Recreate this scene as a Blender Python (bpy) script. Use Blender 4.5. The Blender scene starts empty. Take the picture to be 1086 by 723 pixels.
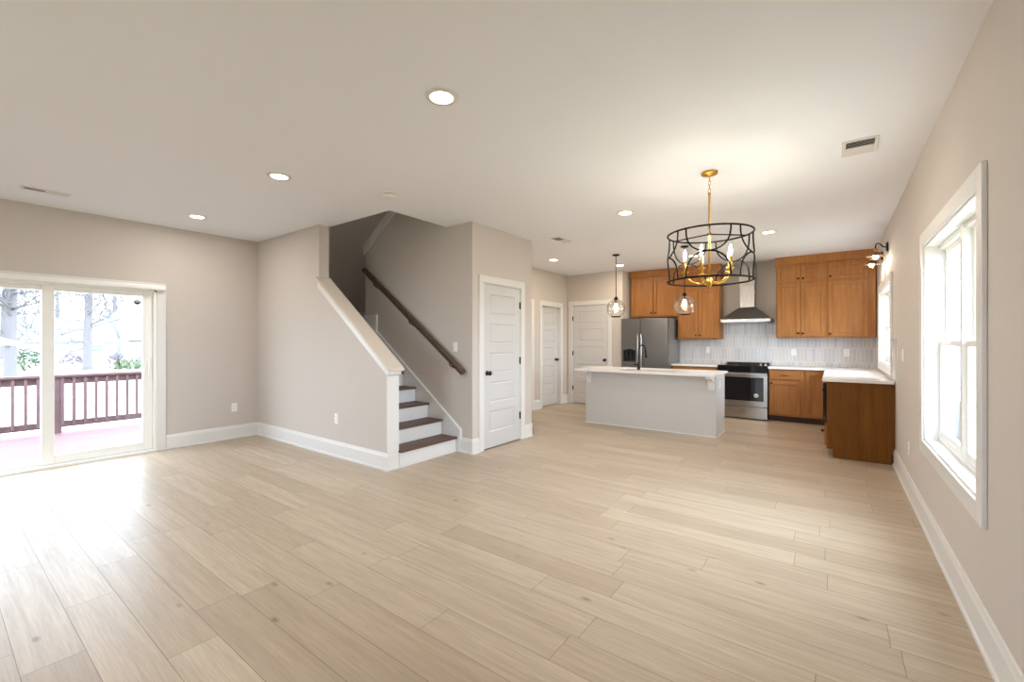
import bpy, math, random
from mathutils import Matrix, Vector
random.seed(7)
R = math.radians
scene = bpy.context.scene
col = scene.collection

# ------------------------------------------------------------------ camera
CAM_H = 1.339
cd = bpy.data.cameras.new('camera')
cd.sensor_width = 36.0
cd.lens = 462.0 / 1086.0 * 36.0
cd.shift_y = -0.5 / 1086.0
cd.clip_start = 0.05
cd.clip_end = 500
cam = bpy.data.objects.new('camera', cd)
cam.location = (0, 0, CAM_H)
cam.rotation_euler = (R(90), 0, R(36.45))
col.objects.link(cam)
scene.camera = cam

# ------------------------------------------------------------------ world, exposure
SKY = 11.5
CAN_W = 7.2
CANDLE = 260.0          # candle bulbs light the room by their own glowing surface
PEND_W = 3.0
SCONCE_W = 3.0
scene.view_settings.view_transform = 'Standard'
scene.view_settings.look = 'None'
scene.view_settings.gamma = 1.0
scene.view_settings.use_curve_mapping = False
scene.view_settings.exposure = 0.47
w = bpy.data.worlds.new('overcast_sky')
scene.world = w
w.use_nodes = True
bg = w.node_tree.nodes['Background']
bg.inputs[0].default_value = (0.82, 0.975, 1.15, 1)
# overcast sky, brighter on the side where the sun stands behind the cloud (+X)
_tc = w.node_tree.nodes.new('ShaderNodeTexCoord')
_sx = w.node_tree.nodes.new('ShaderNodeSeparateXYZ')
_ma = w.node_tree.nodes.new('ShaderNodeMath'); _ma.operation = 'MULTIPLY_ADD'
_ma.inputs[1].default_value = SKY * 0.45; _ma.inputs[2].default_value = SKY
w.node_tree.links.new(_tc.outputs['Generated'], _sx.inputs[0])
w.node_tree.links.new(_sx.outputs[0], _ma.inputs[0])
w.node_tree.links.new(_ma.outputs[0], bg.inputs[1])
try:
    scene.cycles.use_denoising = True
    scene.cycles.max_bounces = 12
    scene.cycles.diffuse_bounces = 7
    scene.cycles.transparent_max_bounces = 16
    scene.cycles.sample_clamp_indirect = 8.0
    scene.cycles.caustics_reflective = False
    scene.cycles.caustics_refractive = False
except Exception:
    pass

def portal(loc, rot, sx, sy):
    l = bpy.data.lights.new('daylight_portal', 'AREA')
    l.shape = 'RECTANGLE'; l.size = sx; l.size_y = sy
    l.cycles.is_portal = True
    o = bpy.data.objects.new('daylight_portal', l)
    o.location = loc; o.rotation_euler = rot
    col.objects.link(o)

# area light default points to -Z
portal((-6.70, 0.78, 0.98), (0, R(-90), 0), 1.9, 1.8)        # glass door: into +X
portal((0.66, 3.545, 1.32), (0, R(90), 0), 1.38, 1.47)       # twin window: into -X
portal((0.66, 7.29, 1.52), (0, R(90), 0), 0.98, 1.51)        # window over counter
portal((-2.55, -3.16, 1.45), (R(90), 0, 0), 1.8, 1.3)        # unseen window added behind the viewer for daylight: into +Y

# ------------------------------------------------------------------ materials
def srgb(r, g, b):
    f = lambda c: (c / 255 / 12.92) if c / 255 <= 0.04045 else ((c / 255 + 0.055) / 1.055) ** 2.4
    return (f(r), f(g), f(b), 1)

class NT:
    def __init__(s, name):
        s.m = bpy.data.materials.new(name); s.m.use_nodes = True
        s.t = s.m.node_tree; s.n = s.t.nodes; s.b = s.n['Principled BSDF']
    def node(s, typ, **kw):
        n = s.n.new(typ)
        for k, v in kw.items():
            if k.startswith('i_'):
                k = k[2:]
                n.inputs[int(k) if k.isdigit() else k.replace('_', ' ')].default_value = v
            else: setattr(n, k, v)
        return n
    def math(s, op, a, b=0.0):
        n = s.n.new('ShaderNodeMath'); n.operation = op
        for i, x in enumerate((a, b)):
            if isinstance(x, (int, float)): n.inputs[i].default_value = x
            else: s.t.links.new(x, n.inputs[i])
        return n.outputs[0]
    def link(s, a, b): s.t.links.new(a, b)
    def mix(s, fac, a, b, typ='MIX'):
        n = s.n.new('ShaderNodeMix'); n.data_type = 'RGBA'; n.blend_type = typ
        for i, x in ((0, fac), (6, a), (7, b)):
            if isinstance(x, (int, float, tuple)): n.inputs[i].default_value = x
            else: s.t.links.new(x, n.inputs[i])
        return n.outputs[2]

def mat(name, c, rough=0.5, metal=0.0, spec=0.5, noise=0.0, nscale=8.0, bump=0.0, bscale=200.0, coat=0.0):
    q = NT(name); b = q.b
    b.inputs['Base Color'].default_value = c
    b.inputs['Roughness'].default_value = rough
    b.inputs['Metallic'].default_value = metal
    b.inputs['Specular IOR Level'].default_value = spec
    if coat: b.inputs['Coat Weight'].default_value = coat
    if noise or bump:
        g = q.node('ShaderNodeNewGeometry')
        if noise:
            n = q.node('ShaderNodeTexNoise', i_Scale=nscale, i_Detail=4.0)
            q.link(g.outputs['Position'], n.inputs['Vector'])
            f = q.math('MULTIPLY', n.outputs[0], noise)
            dark = tuple(x * (1 - noise) for x in c[:3]) + (1,)
            q.link(q.mix(n.outputs[0], c, dark), b.inputs['Base Color'])
        if bump:
            n2 = q.node('ShaderNodeTexNoise', i_Scale=bscale, i_Detail=2.0)
            q.link(g.outputs['Position'], n2.inputs['Vector'])
            bp = q.node('ShaderNodeBump', i_Strength=bump, i_Distance=0.002)
            q.link(n2.outputs[0], bp.inputs['Height'])
            q.link(bp.outputs[0], b.inputs['Normal'])
    return q.m

def emit(name, c, strength):
    q = NT(name)
    q.b.inputs['Base Color'].default_value = c
    q.b.inputs['Emission Color'].default_value = c
    q.b.inputs['Emission Strength'].default_value = strength
    return q.m

def glass(name, tint=(1, 1, 1, 1), refl=0.08, seeds=False):
    q = NT(name)
    tr = q.node('ShaderNodeBsdfTransparent'); tr.inputs[0].default_value = tint
    gl = q.node('ShaderNodeBsdfGlossy'); gl.inputs['Roughness'].default_value = 0.02
    lw = q.node('ShaderNodeLayerWeight'); lw.inputs[0].default_value = 0.35
    fac = q.math('ADD', q.math('MULTIPLY', lw.outputs['Facing'], refl * 4), refl * 0.4)
    if seeds:
        g = q.node('ShaderNodeNewGeometry')
        v = q.node('ShaderNodeTexVoronoi', i_Scale=55.0)
        q.link(g.outputs['Position'], v.inputs['Vector'])
        bp = q.node('ShaderNodeBump', i_Strength=0.5, i_Distance=0.004)
        q.link(v.outputs['Distance'], bp.inputs['Height'])
        q.link(bp.outputs[0], gl.inputs['Normal'])
        sp = q.math('LESS_THAN', v.outputs['Distance'], 0.16)
        fac = q.math('ADD', fac, q.math('MULTIPLY', sp, 0.18))
    mx = q.node('ShaderNodeMixShader')
    q.link(fac, mx.inputs[0]); q.link(tr.outputs[0], mx.inputs[1]); q.link(gl.outputs[0], mx.inputs[2])
    q.link(mx.outputs[0], q.n['Material Output'].inputs[0])
    return q.m

def wood(name, light, dark, stretch=(9, 9, 0.7), rough=0.38, scale=3.0, spec=0.45):
    q = NT(name)
    g = q.node('ShaderNodeNewGeometry')
    mp = q.node('ShaderNodeMapping'); mp.inputs['Scale'].default_value = stretch
    q.link(g.outputs['Position'], mp.inputs[0])
    n1 = q.node('ShaderNodeTexNoise', i_Scale=scale, i_Detail=6.0, i_Roughness=0.6, i_Distortion=0.6)
    q.link(mp.outputs[0], n1.inputs['Vector'])
    n2 = q.node('ShaderNodeTexNoise', i_Scale=scale * 6, i_Detail=3.0)
    q.link(mp.outputs[0], n2.inputs['Vector'])
    f = q.math('ADD', q.math('MULTIPLY', n1.outputs[0], 0.75), q.math('MULTIPLY', n2.outputs[0], 0.25))
    cr = q.node('ShaderNodeValToRGB')
    cr.color_ramp.elements[0].position = 0.32; cr.color_ramp.elements[0].color = dark
    cr.color_ramp.elements[1].position = 0.68; cr.color_ramp.elements[1].color = light
    q.link(f, cr.inputs[0]); q.link(cr.outputs[0], q.b.inputs['Base Color'])
    q.b.inputs['Roughness'].default_value = rough
    q.b.inputs['Specular IOR Level'].default_value = spec
    return q.m

def floor_mat():
    q = NT('oak_plank_floor')
    PW, PL = 0.19, 1.25
    g = q.node('ShaderNodeNewGeometry')
    sep = q.node('ShaderNodeSeparateXYZ'); q.link(g.outputs['Position'], sep.inputs[0])
    X, Y = sep.outputs[0], sep.outputs[1]
    yr = q.math('DIVIDE', q.math('SUBTRACT', Y, 0.041), PW)
    row = q.math('FLOOR', yr); yf = q.math('FRACT', yr)
    wn = q.node('ShaderNodeTexWhiteNoise', noise_dimensions='1D'); q.link(row, wn.inputs['W'])
    xr = q.math('ADD', q.math('DIVIDE', X, PL), q.math('MULTIPLY', wn.outputs['Value'], 7.31))
    cl = q.math('FLOOR', xr); xf = q.math('FRACT', xr)
    cid = q.node('ShaderNodeCombineXYZ'); q.link(row, cid.inputs[0]); q.link(cl, cid.inputs[1])
    wn2 = q.node('ShaderNodeTexWhiteNoise', noise_dimensions='3D'); q.link(cid.outputs[0], wn2.inputs['Vector'])
    pid = wn2.outputs['Value']
    # seams
    ed = q.math('MULTIPLY', q.math('MINIMUM', yf, q.math('SUBTRACT', 1.0, yf)), PW)
    ex = q.math('MULTIPLY', q.math('MINIMUM', xf, q.math('SUBTRACT', 1.0, xf)), PL)
    seam = q.math('LESS_THAN', q.math('MINIMUM', ed, ex), 0.0013)
    # grain coordinates, shifted per plank
    gx = q.math('ADD', q.math('MULTIPLY', X, 1.0), q.math('MULTIPLY', pid, 37.0))
    cv = q.node('ShaderNodeCombineXYZ'); q.link(gx, cv.inputs[0]); q.link(Y, cv.inputs[1]); q.link(q.math('MULTIPLY', pid, 19.0), cv.inputs[2])
    mp = q.node('ShaderNodeMapping'); mp.inputs['Scale'].default_value = (0.75, 13.0, 1.0); q.link(cv.outputs[0], mp.inputs[0])
    n1 = q.node('ShaderNodeTexNoise', i_Scale=1.7, i_Detail=5.0, i_Roughness=0.6, i_Distortion=0.6); q.link(mp.outputs[0], n1.inputs['Vector'])
    mp2 = q.node('ShaderNodeMapping'); mp2.inputs['Scale'].default_value = (4.0, 90.0, 1.0); q.link(cv.outputs[0], mp2.inputs[0])
    n2 = q.node('ShaderNodeTexNoise', i_Scale=1.6, i_Detail=4.0, i_Distortion=0.3); q.link(mp2.outputs[0], n2.inputs['Vector'])
    # knots
    mp3 = q.node('ShaderNodeMapping'); mp3.inputs['Scale'].default_value = (2.0, 4.4, 1.0); q.link(cv.outputs[0], mp3.inputs[0])
    vo = q.node('ShaderNodeTexVoronoi', i_Scale=1.05); q.link(mp3.outputs[0], vo.inputs['Vector'])
    kn = q.node('ShaderNodeMapRange', i_1=0.015, i_2=0.085, i_3=1.0, i_4=0.0); q.link(vo.outputs['Distance'], kn.inputs[0])
    base = q.mix(pid, srgb(180, 162, 140), srgb(202, 186, 164))
    f1 = q.node('ShaderNodeMapRange', i_1=0.35, i_2=0.7, i_3=0.0, i_4=1.0); q.link(n1.outputs[0], f1.inputs[0])
    c1 = q.mix(q.math('MULTIPLY', f1.outputs[0], 0.6), base, srgb(160, 142, 122))
    f2 = q.node('ShaderNodeMapRange', i_1=0.4, i_2=0.75, i_3=0.0, i_4=0.34); q.link(n2.outputs[0], f2.inputs[0])
    c2 = q.mix(f2.outputs[0], c1, srgb(146, 127, 107))
    c3 = q.mix(q.math('MULTIPLY', kn.outputs[0], 0.7), c2, srgb(110, 84, 62))
    c4 = q.mix(q.math('MULTIPLY', seam, 0.75), c3, srgb(96, 76, 58))
    q.link(c4, q.b.inputs['Base Color'])
    q.link(q.math('ADD', 0.32, q.math('MULTIPLY', n2.outputs[0], 0.14)), q.b.inputs['Roughness'])
    q.b.inputs['Specular IOR Level'].default_value = 0.5
    bp = q.node('ShaderNodeBump', i_Strength=0.25, i_Distance=0.0012)
    q.link(q.math('SUBTRACT', q.math('MULTIPLY', n2.outputs[0], 0.3), seam), bp.inputs['Height'])
    q.link(bp.outputs[0], q.b.inputs['Normal'])
    return q.m

def brushed(name, c, rough=0.3, stretch=(2, 2, 160)):
    q = NT(name)
    q.b.inputs['Base Color'].default_value = c; q.b.inputs['Metallic'].default_value = 1.0
    g = q.node('ShaderNodeNewGeometry')
    mp = q.node('ShaderNodeMapping'); mp.inputs['Scale'].default_value = stretch; q.link(g.outputs['Position'], mp.inputs[0])
    n = q.node('ShaderNodeTexNoise', i_Scale=3.0, i_Detail=3.0); q.link(mp.outputs[0], n.inputs['Vector'])
    q.link(q.math('ADD', rough - 0.06, q.math('MULTIPLY', n.outputs[0], 0.14)), q.b.inputs['Roughness'])
    return q.m

M = {}
M['wall'] = mat('greige_wall_paint', srgb(204, 196, 189), 0.75, spec=0.25, noise=0.03, nscale=1.3, bump=0.06)
M['ceil'] = mat('flat_ceiling_paint', srgb(238, 240, 245), 0.85, spec=0.15, noise=0.02, nscale=1.0, bump=0.08, bscale=120)
M['trim'] = mat('white_trim_paint', srgb(224, 223, 221), 0.35, spec=0.45, noise=0.015, nscale=2)
M['door'] = mat('white_door_paint', srgb(208, 207, 207), 0.38, spec=0.45, noise=0.015, nscale=2)
M['vinyl'] = mat('white_vinyl', srgb(238, 237, 232), 0.3, spec=0.5, noise=0.01, nscale=3)
M['cap'] = mat('cream_cap_paint', srgb(212, 200, 186), 0.4, noise=0.02, nscale=3)
M['plate'] = mat('white_plastic', srgb(240, 238, 234), 0.35, noise=0.01)
M['dark'] = mat('dark_void', srgb(18, 16, 15), 0.8, noise=0.05)
M['floor'] = floor_mat()
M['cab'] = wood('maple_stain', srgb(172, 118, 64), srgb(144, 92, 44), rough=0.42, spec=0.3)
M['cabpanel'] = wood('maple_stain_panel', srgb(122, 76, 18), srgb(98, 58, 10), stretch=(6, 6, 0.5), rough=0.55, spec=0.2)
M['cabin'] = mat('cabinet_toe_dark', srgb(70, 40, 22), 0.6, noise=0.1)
M['tread'] = wood('dark_walnut_stain', srgb(116, 84, 66), srgb(72, 50, 38), stretch=(9, 0.8, 9), rough=0.45)
M['rail'] = wood('handrail_brown', srgb(92, 68, 46), srgb(62, 44, 30), stretch=(0.8, 9, 9), rough=0.4)
M['quartz'] = mat('white_quartz', srgb(238, 234, 230), 0.18, spec=0.5, noise=0.03, nscale=14)
M['isl'] = mat('island_grey_white_paint', srgb(198, 195, 190), 0.45, spec=0.4, noise=0.012, nscale=2)
M['steel'] = brushed('brushed_stainless', (0.44, 0.425, 0.41, 1), 0.28)
M['steeldk'] = brushed('fridge_stainless', (0.22, 0.215, 0.21, 1), 0.36)
M['steelhood'] = brushed('hood_stainless', (0.40, 0.36, 0.33, 1), 0.26, stretch=(160, 2, 2))
M['fridgeside'] = mat('fridge_side_grey', srgb(128, 126, 124), 0.5, noise=0.04)
M['blackgl'] = mat('black_glass', (0.006, 0.006, 0.008, 1), 0.05, spec=0.5, noise=0.05)
M['black'] = mat('matte_black_metal', (0.012, 0.011, 0.010, 1), 0.42, metal=0.3, noise=0.05)
M['cage'] = mat('matte_black_cage', (0.006, 0.0055, 0.005, 1), 0.6, spec=0.15, noise=0.05)
M['bronze'] = mat('oil_rubbed_bronze', (0.022, 0.016, 0.012, 1), 0.4, metal=0.7, noise=0.05)
M['shade'] = mat('aged_copper_shade', (0.30, 0.17, 0.10, 1), 0.45, metal=0.6, noise=0.1)
M['brass'] = mat('aged_brass', srgb(206, 158, 74), 0.28, metal=1.0, noise=0.08, nscale=20)
M['glass'] = glass('window_glass')
M['globe'] = glass('seeded_globe_glass', (0.95, 0.93, 0.90, 1), 0.17, seeds=True)
M['bulb'] = emit('warm_bulb', (1.0, 0.80, 0.52, 1), 40.0)
M['candle'] = emit('candle_bulb_glow', (1.0, 0.88, 0.72, 1), CANDLE)
M['lens'] = emit('warm_led_lens', (1.0, 0.90, 0.76, 1), 14.0)
M['tileA'] = mat('tile_pale', srgb(208, 207, 207), 0.22, noise=0.05, nscale=30)
M['tileB'] = mat('tile_grey', srgb(200, 199, 200), 0.22, noise=0.05, nscale=30)
M['tileC'] = mat('tile_warm', srgb(206, 202, 197), 0.22, noise=0.05, nscale=30)
M['tileD'] = mat('tile_cool', srgb(193, 193, 196), 0.24, noise=0.06, nscale=30)
M['grout'] = mat('light_grout', srgb(236, 234, 231), 0.8, noise=0.03)
M['vent'] = mat('vent_white', srgb(224, 221, 216), 0.5, noise=0.01)
M['shadow'] = mat('duct_shade', srgb(58, 54, 50), 0.8, noise=0.04)  # shade behind the vent louvres, put into the colour
M['deck'] = wood('deck_redwood', srgb(98, 70, 72), srgb(76, 52, 54), stretch=(3, 0.3, 3), rough=0.6)
M['deckrail'] = wood('deck_rail_stain', srgb(94, 70, 72), srgb(78, 56, 60), stretch=(4, 4, 1), rough=0.7)
M['bark'] = mat('grey_bark', srgb(82, 79, 82), 0.95, noise=0.35, nscale=6)
M['lawn'] = mat('winter_lawn', srgb(186, 180, 156), 1.0, noise=0.3, nscale=0.6)
M['siding'] = mat('pale_siding', srgb(118, 126, 134), 0.7, noise=0.03)
M['roof'] = mat('grey_shingle', srgb(86, 90, 98), 0.9, noise=0.15, nscale=10)
M['darkwin'] = mat('dark_window_pane', srgb(90, 100, 110), 0.15, noise=0.05)
M['found'] = mat('grey_foundation', srgb(44, 48, 50), 0.9, noise=0.1)
M['shrub'] = mat('evergreen_leaf', srgb(62, 80, 54), 0.9, noise=0.4, nscale=9)
M['hedge'] = mat('bare_hedge_twigs', srgb(96, 82, 92), 0.95, noise=0.4, nscale=9)
M['stick'] = mat('sticker_white', srgb(236, 236, 236), 0.5, noise=0.01)
M['stickg'] = mat('sticker_grey', srgb(60, 60, 66), 0.5, noise=0.02)
M['void'] = mat('dispenser_black', (0.01, 0.01, 0.012, 1), 0.3, noise=0.05)

# ------------------------------------------------------------------ mesh builder
class MB:
    def __init__(s, T=None):
        s.v, s.f, s.mi, s.sm = [], [], [], []
        s.T = T
    def add(s, vs, fs, m=0, smooth=False):
        b = len(s.v)
        for p in vs:
            p = Vector(p)
            if s.T is not None: p = s.T @ p
            s.v.append(p)
        for f in fs:
            s.f.append([b + i for i in f]); s.mi.append(m); s.sm.append(smooth)
        return s
    def box(s, x0, y0, z0, x1, y1, z1, m=0):
        x0, x1 = min(x0, x1), max(x0, x1); y0, y1 = min(y0, y1), max(y0, y1); z0, z1 = min(z0, z1), max(z0, z1)
        vs = [(x0, y0, z0), (x1, y0, z0), (x1, y1, z0), (x0, y1, z0), (x0, y0, z1), (x1, y0, z1), (x1, y1, z1), (x0, y1, z1)]
        return s.add(vs, [(0, 3, 2, 1), (4, 5, 6, 7), (0, 1, 5, 4), (1, 2, 6, 5), (2, 3, 7, 6), (3, 0, 4, 7)], m)
    def prism(s, poly, axis, a0, a1, m=0):
        def P(u, v, a):
            return {'x': (a, u, v), 'y': (u, a, v), 'z': (u, v, a)}[axis]
        n = len(poly)
        vs = [P(u, v, a0) for u, v in poly] + [P(u, v, a1) for u, v in poly]
        fs = [tuple(range(n))[::-1], tuple(range(n, 2 * n))]
        for i in range(n):
            j = (i + 1) % n
            fs.append((i, j, n + j, n + i))
        return s.add(vs, fs, m)
    def tube(s, pts, r, n=8, m=0, closed=False):
        pts = [Vector(p) for p in pts]; k = len(pts)
        rs = r if isinstance(r, (list, tuple)) else [r] * k
        vs, fs = [], []
        ref = None
        for i, p in enumerate(pts):
            if closed: d = pts[(i + 1) % k] - pts[i - 1]
            else: d = pts[min(i + 1, k - 1)] - pts[max(i - 1, 0)]
            d = d.normalized() if d.length > 1e-9 else Vector((0, 0, 1))
            if ref is None:
                a = Vector((0, 0, 1)) if abs(d.z) < 0.9 else Vector((1, 0, 0))
                ref = (a - d * a.dot(d)).normalized()
            else:
                ref = (ref - d * ref.dot(d))
                ref = ref.normalized() if ref.length > 1e-6 else d.orthogonal().normalized()
            b = d.cross(ref)
            for q in range(n):
                t = 2 * math.pi * q / n
                vs.append(p + (ref * math.cos(t) + b * math.sin(t)) * rs[i])
        segs = k if closed else k - 1
        for i in range(segs):
            i2 = (i + 1) % k
            for q in range(n):
                q2 = (q + 1) % n
                fs.append((i * n + q, i * n + q2, i2 * n + q2, i2 * n + q))
        if not closed:
            fs.append(tuple(range(n))[::-1]); fs.append(tuple((k - 1) * n + q for q in range(n)))
        return s.add(vs, fs, m, True)
    def lathe(s, prof, c=(0, 0, 0), n=24, m=0, axis='z', close=False):
        vs, fs = [], []
        for r, z in prof:
            for q in range(n):
                t = 2 * math.pi * q / n
                a, b = r * math.cos(t), r * math.sin(t)
                p = {'z': (a, b, z), 'y': (a, z, b), 'x': (z, a, b)}[axis]
                vs.append((c[0] + p[0], c[1] + p[1], c[2] + p[2]))
        for i in range(len(prof) - 1):
            for q in range(n):
                q2 = (q + 1) % n
                fs.append((i * n + q, i * n + q2, (i + 1) * n + q2, (i + 1) * n + q))
        if not close:
            if prof[0][0] > 1e-6: fs.append(tuple(range(n))[::-1])
            if prof[-1][0] > 1e-6: fs.append(tuple((len(prof) - 1) * n + q for q in range(n)))
        return s.add(vs, fs, m, True)
    def build(s, name, mats, parent=None, bevel=0.0, auto=True):
        me = bpy.data.meshes.new(name)
        off = Vector((0, 0, 0))
        vs = s.v
        me.from_pydata([tuple(v) for v in vs], [], s.f)
        if not isinstance(mats, (list, tuple)): mats = [mats]
        for m_ in mats: me.materials.append(M[m_] if isinstance(m_, str) else m_)
        for p, i, sm in zip(me.polygons, s.mi, s.sm):
            p.material_index = i; p.use_smooth = sm
        import bmesh
        bm = bmesh.new(); bm.from_mesh(me)
        bmesh.ops.recalc_face_normals(bm, faces=bm.faces)
        bm.to_mesh(me); bm.free()
        me.update()
        o = bpy.data.objects.new(name, me)
        col.objects.link(o)
        if parent is not None: o.parent = parent
        if bevel > 0:
            md = o.modifiers.new('edge', 'BEVEL'); md.width = bevel; md.segments = 2
            md.limit_method = 'ANGLE'; md.angle_limit = R(40)
        return o

def tag(o, label=None, cat=None, group=None, kind=None):
    if label: o['label'] = label
    if cat: o['category'] = cat
    if group: o['group'] = group
    if kind: o['kind'] = kind
    return o

def thing(name, loc, label, cat, group=None, kind=None, rz=0.0):
    o = bpy.data.objects.new(name, None)
    o.empty_display_size = 0.1
    o.location = loc; o.rotation_euler = (0, 0, rz)
    col.objects.link(o)
    return tag(o, label, cat, group, kind)

def clone(root, loc, rz=None):
    r = root.copy(); col.objects.link(r); r.location = loc
    if rz is not None: r.rotation_euler = (0, 0, rz)
    for ch in list(root.children):
        c = ch.copy(); col.objects.link(c); c.parent = r
        for g in list(ch.children):
            d = g.copy(); col.objects.link(d); d.parent = c
    return r

def panel_with_holes(mb, u0, u1, z0, z1, holes, put):
    us = sorted({u0, u1} | {h[0] for h in holes} | {h[2] for h in holes})
    zs = sorted({z0, z1} | {h[1] for h in holes} | {h[3] for h in holes})
    for a, b in zip(us, us[1:]):
        run = None
        for c, d in zip(zs, zs[1:]):
            inside = any(a >= h[0] - 1e-6 and b <= h[2] + 1e-6 and c >= h[1] - 1e-6 and d <= h[3] + 1e-6 for h in holes)
            if not inside:
                run = [run[0], d] if run else [c, d]
            if inside or d == zs[-1]:
                if run: put(a, b, run[0], run[1])
                run = None

# ------------------------------------------------------------------ key planes
XL, XR = -6.61, 0.53           # left wall face, right wall face
YB = 8.95                      # kitchen back wall face
YS = 2.845                     # living face of stair half wall
YSI = 2.975                    # stair face of it
YP = 3.845                     # far stair wall face
XP = -3.42                     # wall with the storage door
XH = -4.65                     # hall wall with two doors
YD = 8.30                      # wall with the far door
YREAR = -3.10
H = 2.74

# ------------------------------------------------------------------ structure
def S(o, label, cat): return tag(o, label, cat, kind='structure')

fl = MB().box(-6.76, YREAR - 0.15, -0.12, 0.72, 9.1, 0.0).build('floor', 'floor')
S(fl, 'pale oak plank floor running across the whole open room', 'floor')

HX0, HX1, HY0, HY1 = XL, -3.85, 2.99, 4.85
cb = MB()
panel_with_holes(cb, -6.76, 0.72, YREAR - 0.15, 9.1, [(-6.76, HY0, HX1, HY1)], lambda a, b, c, d: cb.box(a, c, H, b, d, H + 0.28))
S(cb.build('ceiling', 'ceil'), 'flat off white ceiling with an opening above the stairs', 'ceiling')

# left wall with the glass door opening
SLY0, SLY1, SLZ = -0.13, 1.69, 1.95
mb = MB()
panel_with_holes(mb, YREAR - 0.15, 9.1, 0, H, [(SLY0, 0, SLY1, SLZ)], lambda a, b, c, d: mb.box(XL - 0.15, a, c, XL, b, d))
S(mb.build('wall_left', 'wall'), 'greige wall holding the sliding glass door', 'wall')

# right wall with two windows
W1 = (2.80, 4.29, 0.62, 2.02)
W2 = (6.53, 8.06, 1.035, 2.02)
mb = MB()
panel_with_holes(mb, YREAR - 0.15, 9.1, 0, H, [(W1[0], W1[2], W1[1], W1[3]), (W2[0], W2[2], W2[1], W2[3])],
                 lambda a, b, c, d: mb.box(XR, a, c, XR + 0.15, b, d))
S(mb.build('wall_right', 'wall'), 'long greige wall holding the two white windows', 'wall')

S(MB().box(-6.61, YB, 0, XR, YB + 0.15, H).build('wall_kitchen', 'wall'), 'greige wall behind the stove and refrigerator', 'wall')
mb = MB()
panel_with_holes(mb, XL, XR, 0, H, [(-3.45, 0.8, -1.65, 2.1)], lambda a, b, c, d: mb.box(a, YREAR - 0.15, c, b, YREAR, d))
S(mb.build('wall_rear', 'wall'), 'greige wall closing the room behind the viewer', 'wall')

# stair half wall: full height up to x=-5, then sloped
poly = [(XL, 0), (-3.69, 0), (-3.69, 1.035), (-5.0, 2.03), (-5.0, H), (XL, H)]
S(MB().prism(poly, 'y', YS, YSI).build('wall_stair_half', 'wall'), 'greige half wall with a sloping top beside the stairs', 'wall')
# sloped cap on it
tr = thing('trim_stair_cap', (-3.69, 2.91, 1.04), 'sloping cream cap board along the top of the stair half wall', 'trim', kind='structure')
def local(o):
    return Matrix.Translation(-Vector(o.location))
sl = lambda x: 1.062 + (-3.64 - x) * 0.7576
mb = MB(local(tr))
mb.prism([(-5.03, sl(-5.03) - 0.032), (-3.628, sl(-3.628) - 0.032), (-3.628, sl(-3.628)), (-5.03, sl(-5.03))], 'y', YS - 0.036, YSI + 0.036)
mb.build('cap_board', 'cap', tr, bevel=0.004)
for y0, y1 in ((YS - 0.018, YS), (YSI, YSI + 0.018)):
    mb = MB(local(tr))
    mb.prism([(-5.0, sl(-5.0) - 0.115), (-3.690, sl(-3.690) - 0.115), (-3.690, sl(-3.690) - 0.032), (-5.0, sl(-5.0) - 0.032)], 'y', y0, y1)
    mb.build('apron', 'trim', tr, bevel=0.003)
MB(local(tr)).box(-3.6899, YS - 0.018, sl(-3.69) - 0.115, -3.655, YSI + 0.018, sl(-3.655) - 0.033).build('apron', 'trim', tr, bevel=0.003)
# white end board of the half wall
S(MB().box(-3.692, YS - 0.012, 0.18, -3.672, YSI, sl(-3.67) - 0.11).build('trim_stair_post', 'trim', bevel=0.003), 'white board facing the narrow end of the stair half wall', 'trim')

# far stair wall (rake wall on the upper flight) and the storage block
rk = lambda x: 2.70 + (x + 5.5) * 0.71
mb = MB()
mb.prism([(-5.5, 0), (XP, 0), (XP, rk(XP)), (-5.5, rk(-5.5))], 'y', YP, YP + 0.12)
S(mb.build('wall_stair_far', 'wall'), 'greige wall carrying the handrail beside the stairs', 'wall')
tr2 = thing('trim_rake', (-5.5, YP, 2.7), 'sloping painted cap on the rake wall of the upper flight', 'trim', kind='structure')
mb = MB(local(tr2))
mb.prism([(-5.53, rk(-5.53)), (XP, rk(XP)), (XP, rk(XP) + 0.03), (-5.53, rk(-5.53) + 0.03)], 'y', YP - 0.04, YP + 0.16)
mb.build('cap_board', 'wall', tr2, bevel=0.003)
mb = MB(local(tr2))
mb.prism([(-5.52, rk(-5.52) - 0.10), (XP, rk(XP) - 0.10), (XP, rk(XP)), (-5.52, rk(-5.52))], 'y', YP - 0.02, YP - 0.001)
mb.build('apron', 'trim', tr2, bevel=0.003)

PD = (4.05, 4.812)             # storage door in y
mb = MB()
panel_with_holes(mb, YP + 0.12, 5.09, 0, H, [(PD[0] - 0.02, 0, PD[1] + 0.02, 2.055)], lambda a, b, c, d: mb.box(XP - 0.12, a, c, XP, b, d))
mb.box(XH, 4.97, 0, XP - 0.12, 5.09, H)
mb.box(XP - 1.0, YP + 0.12, 0, XP - 0.9, 4.97, H)
S(mb.build('wall_pantry', 'wall'), 'greige wall block around the storage door next to the stairs', 'wall')

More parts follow.
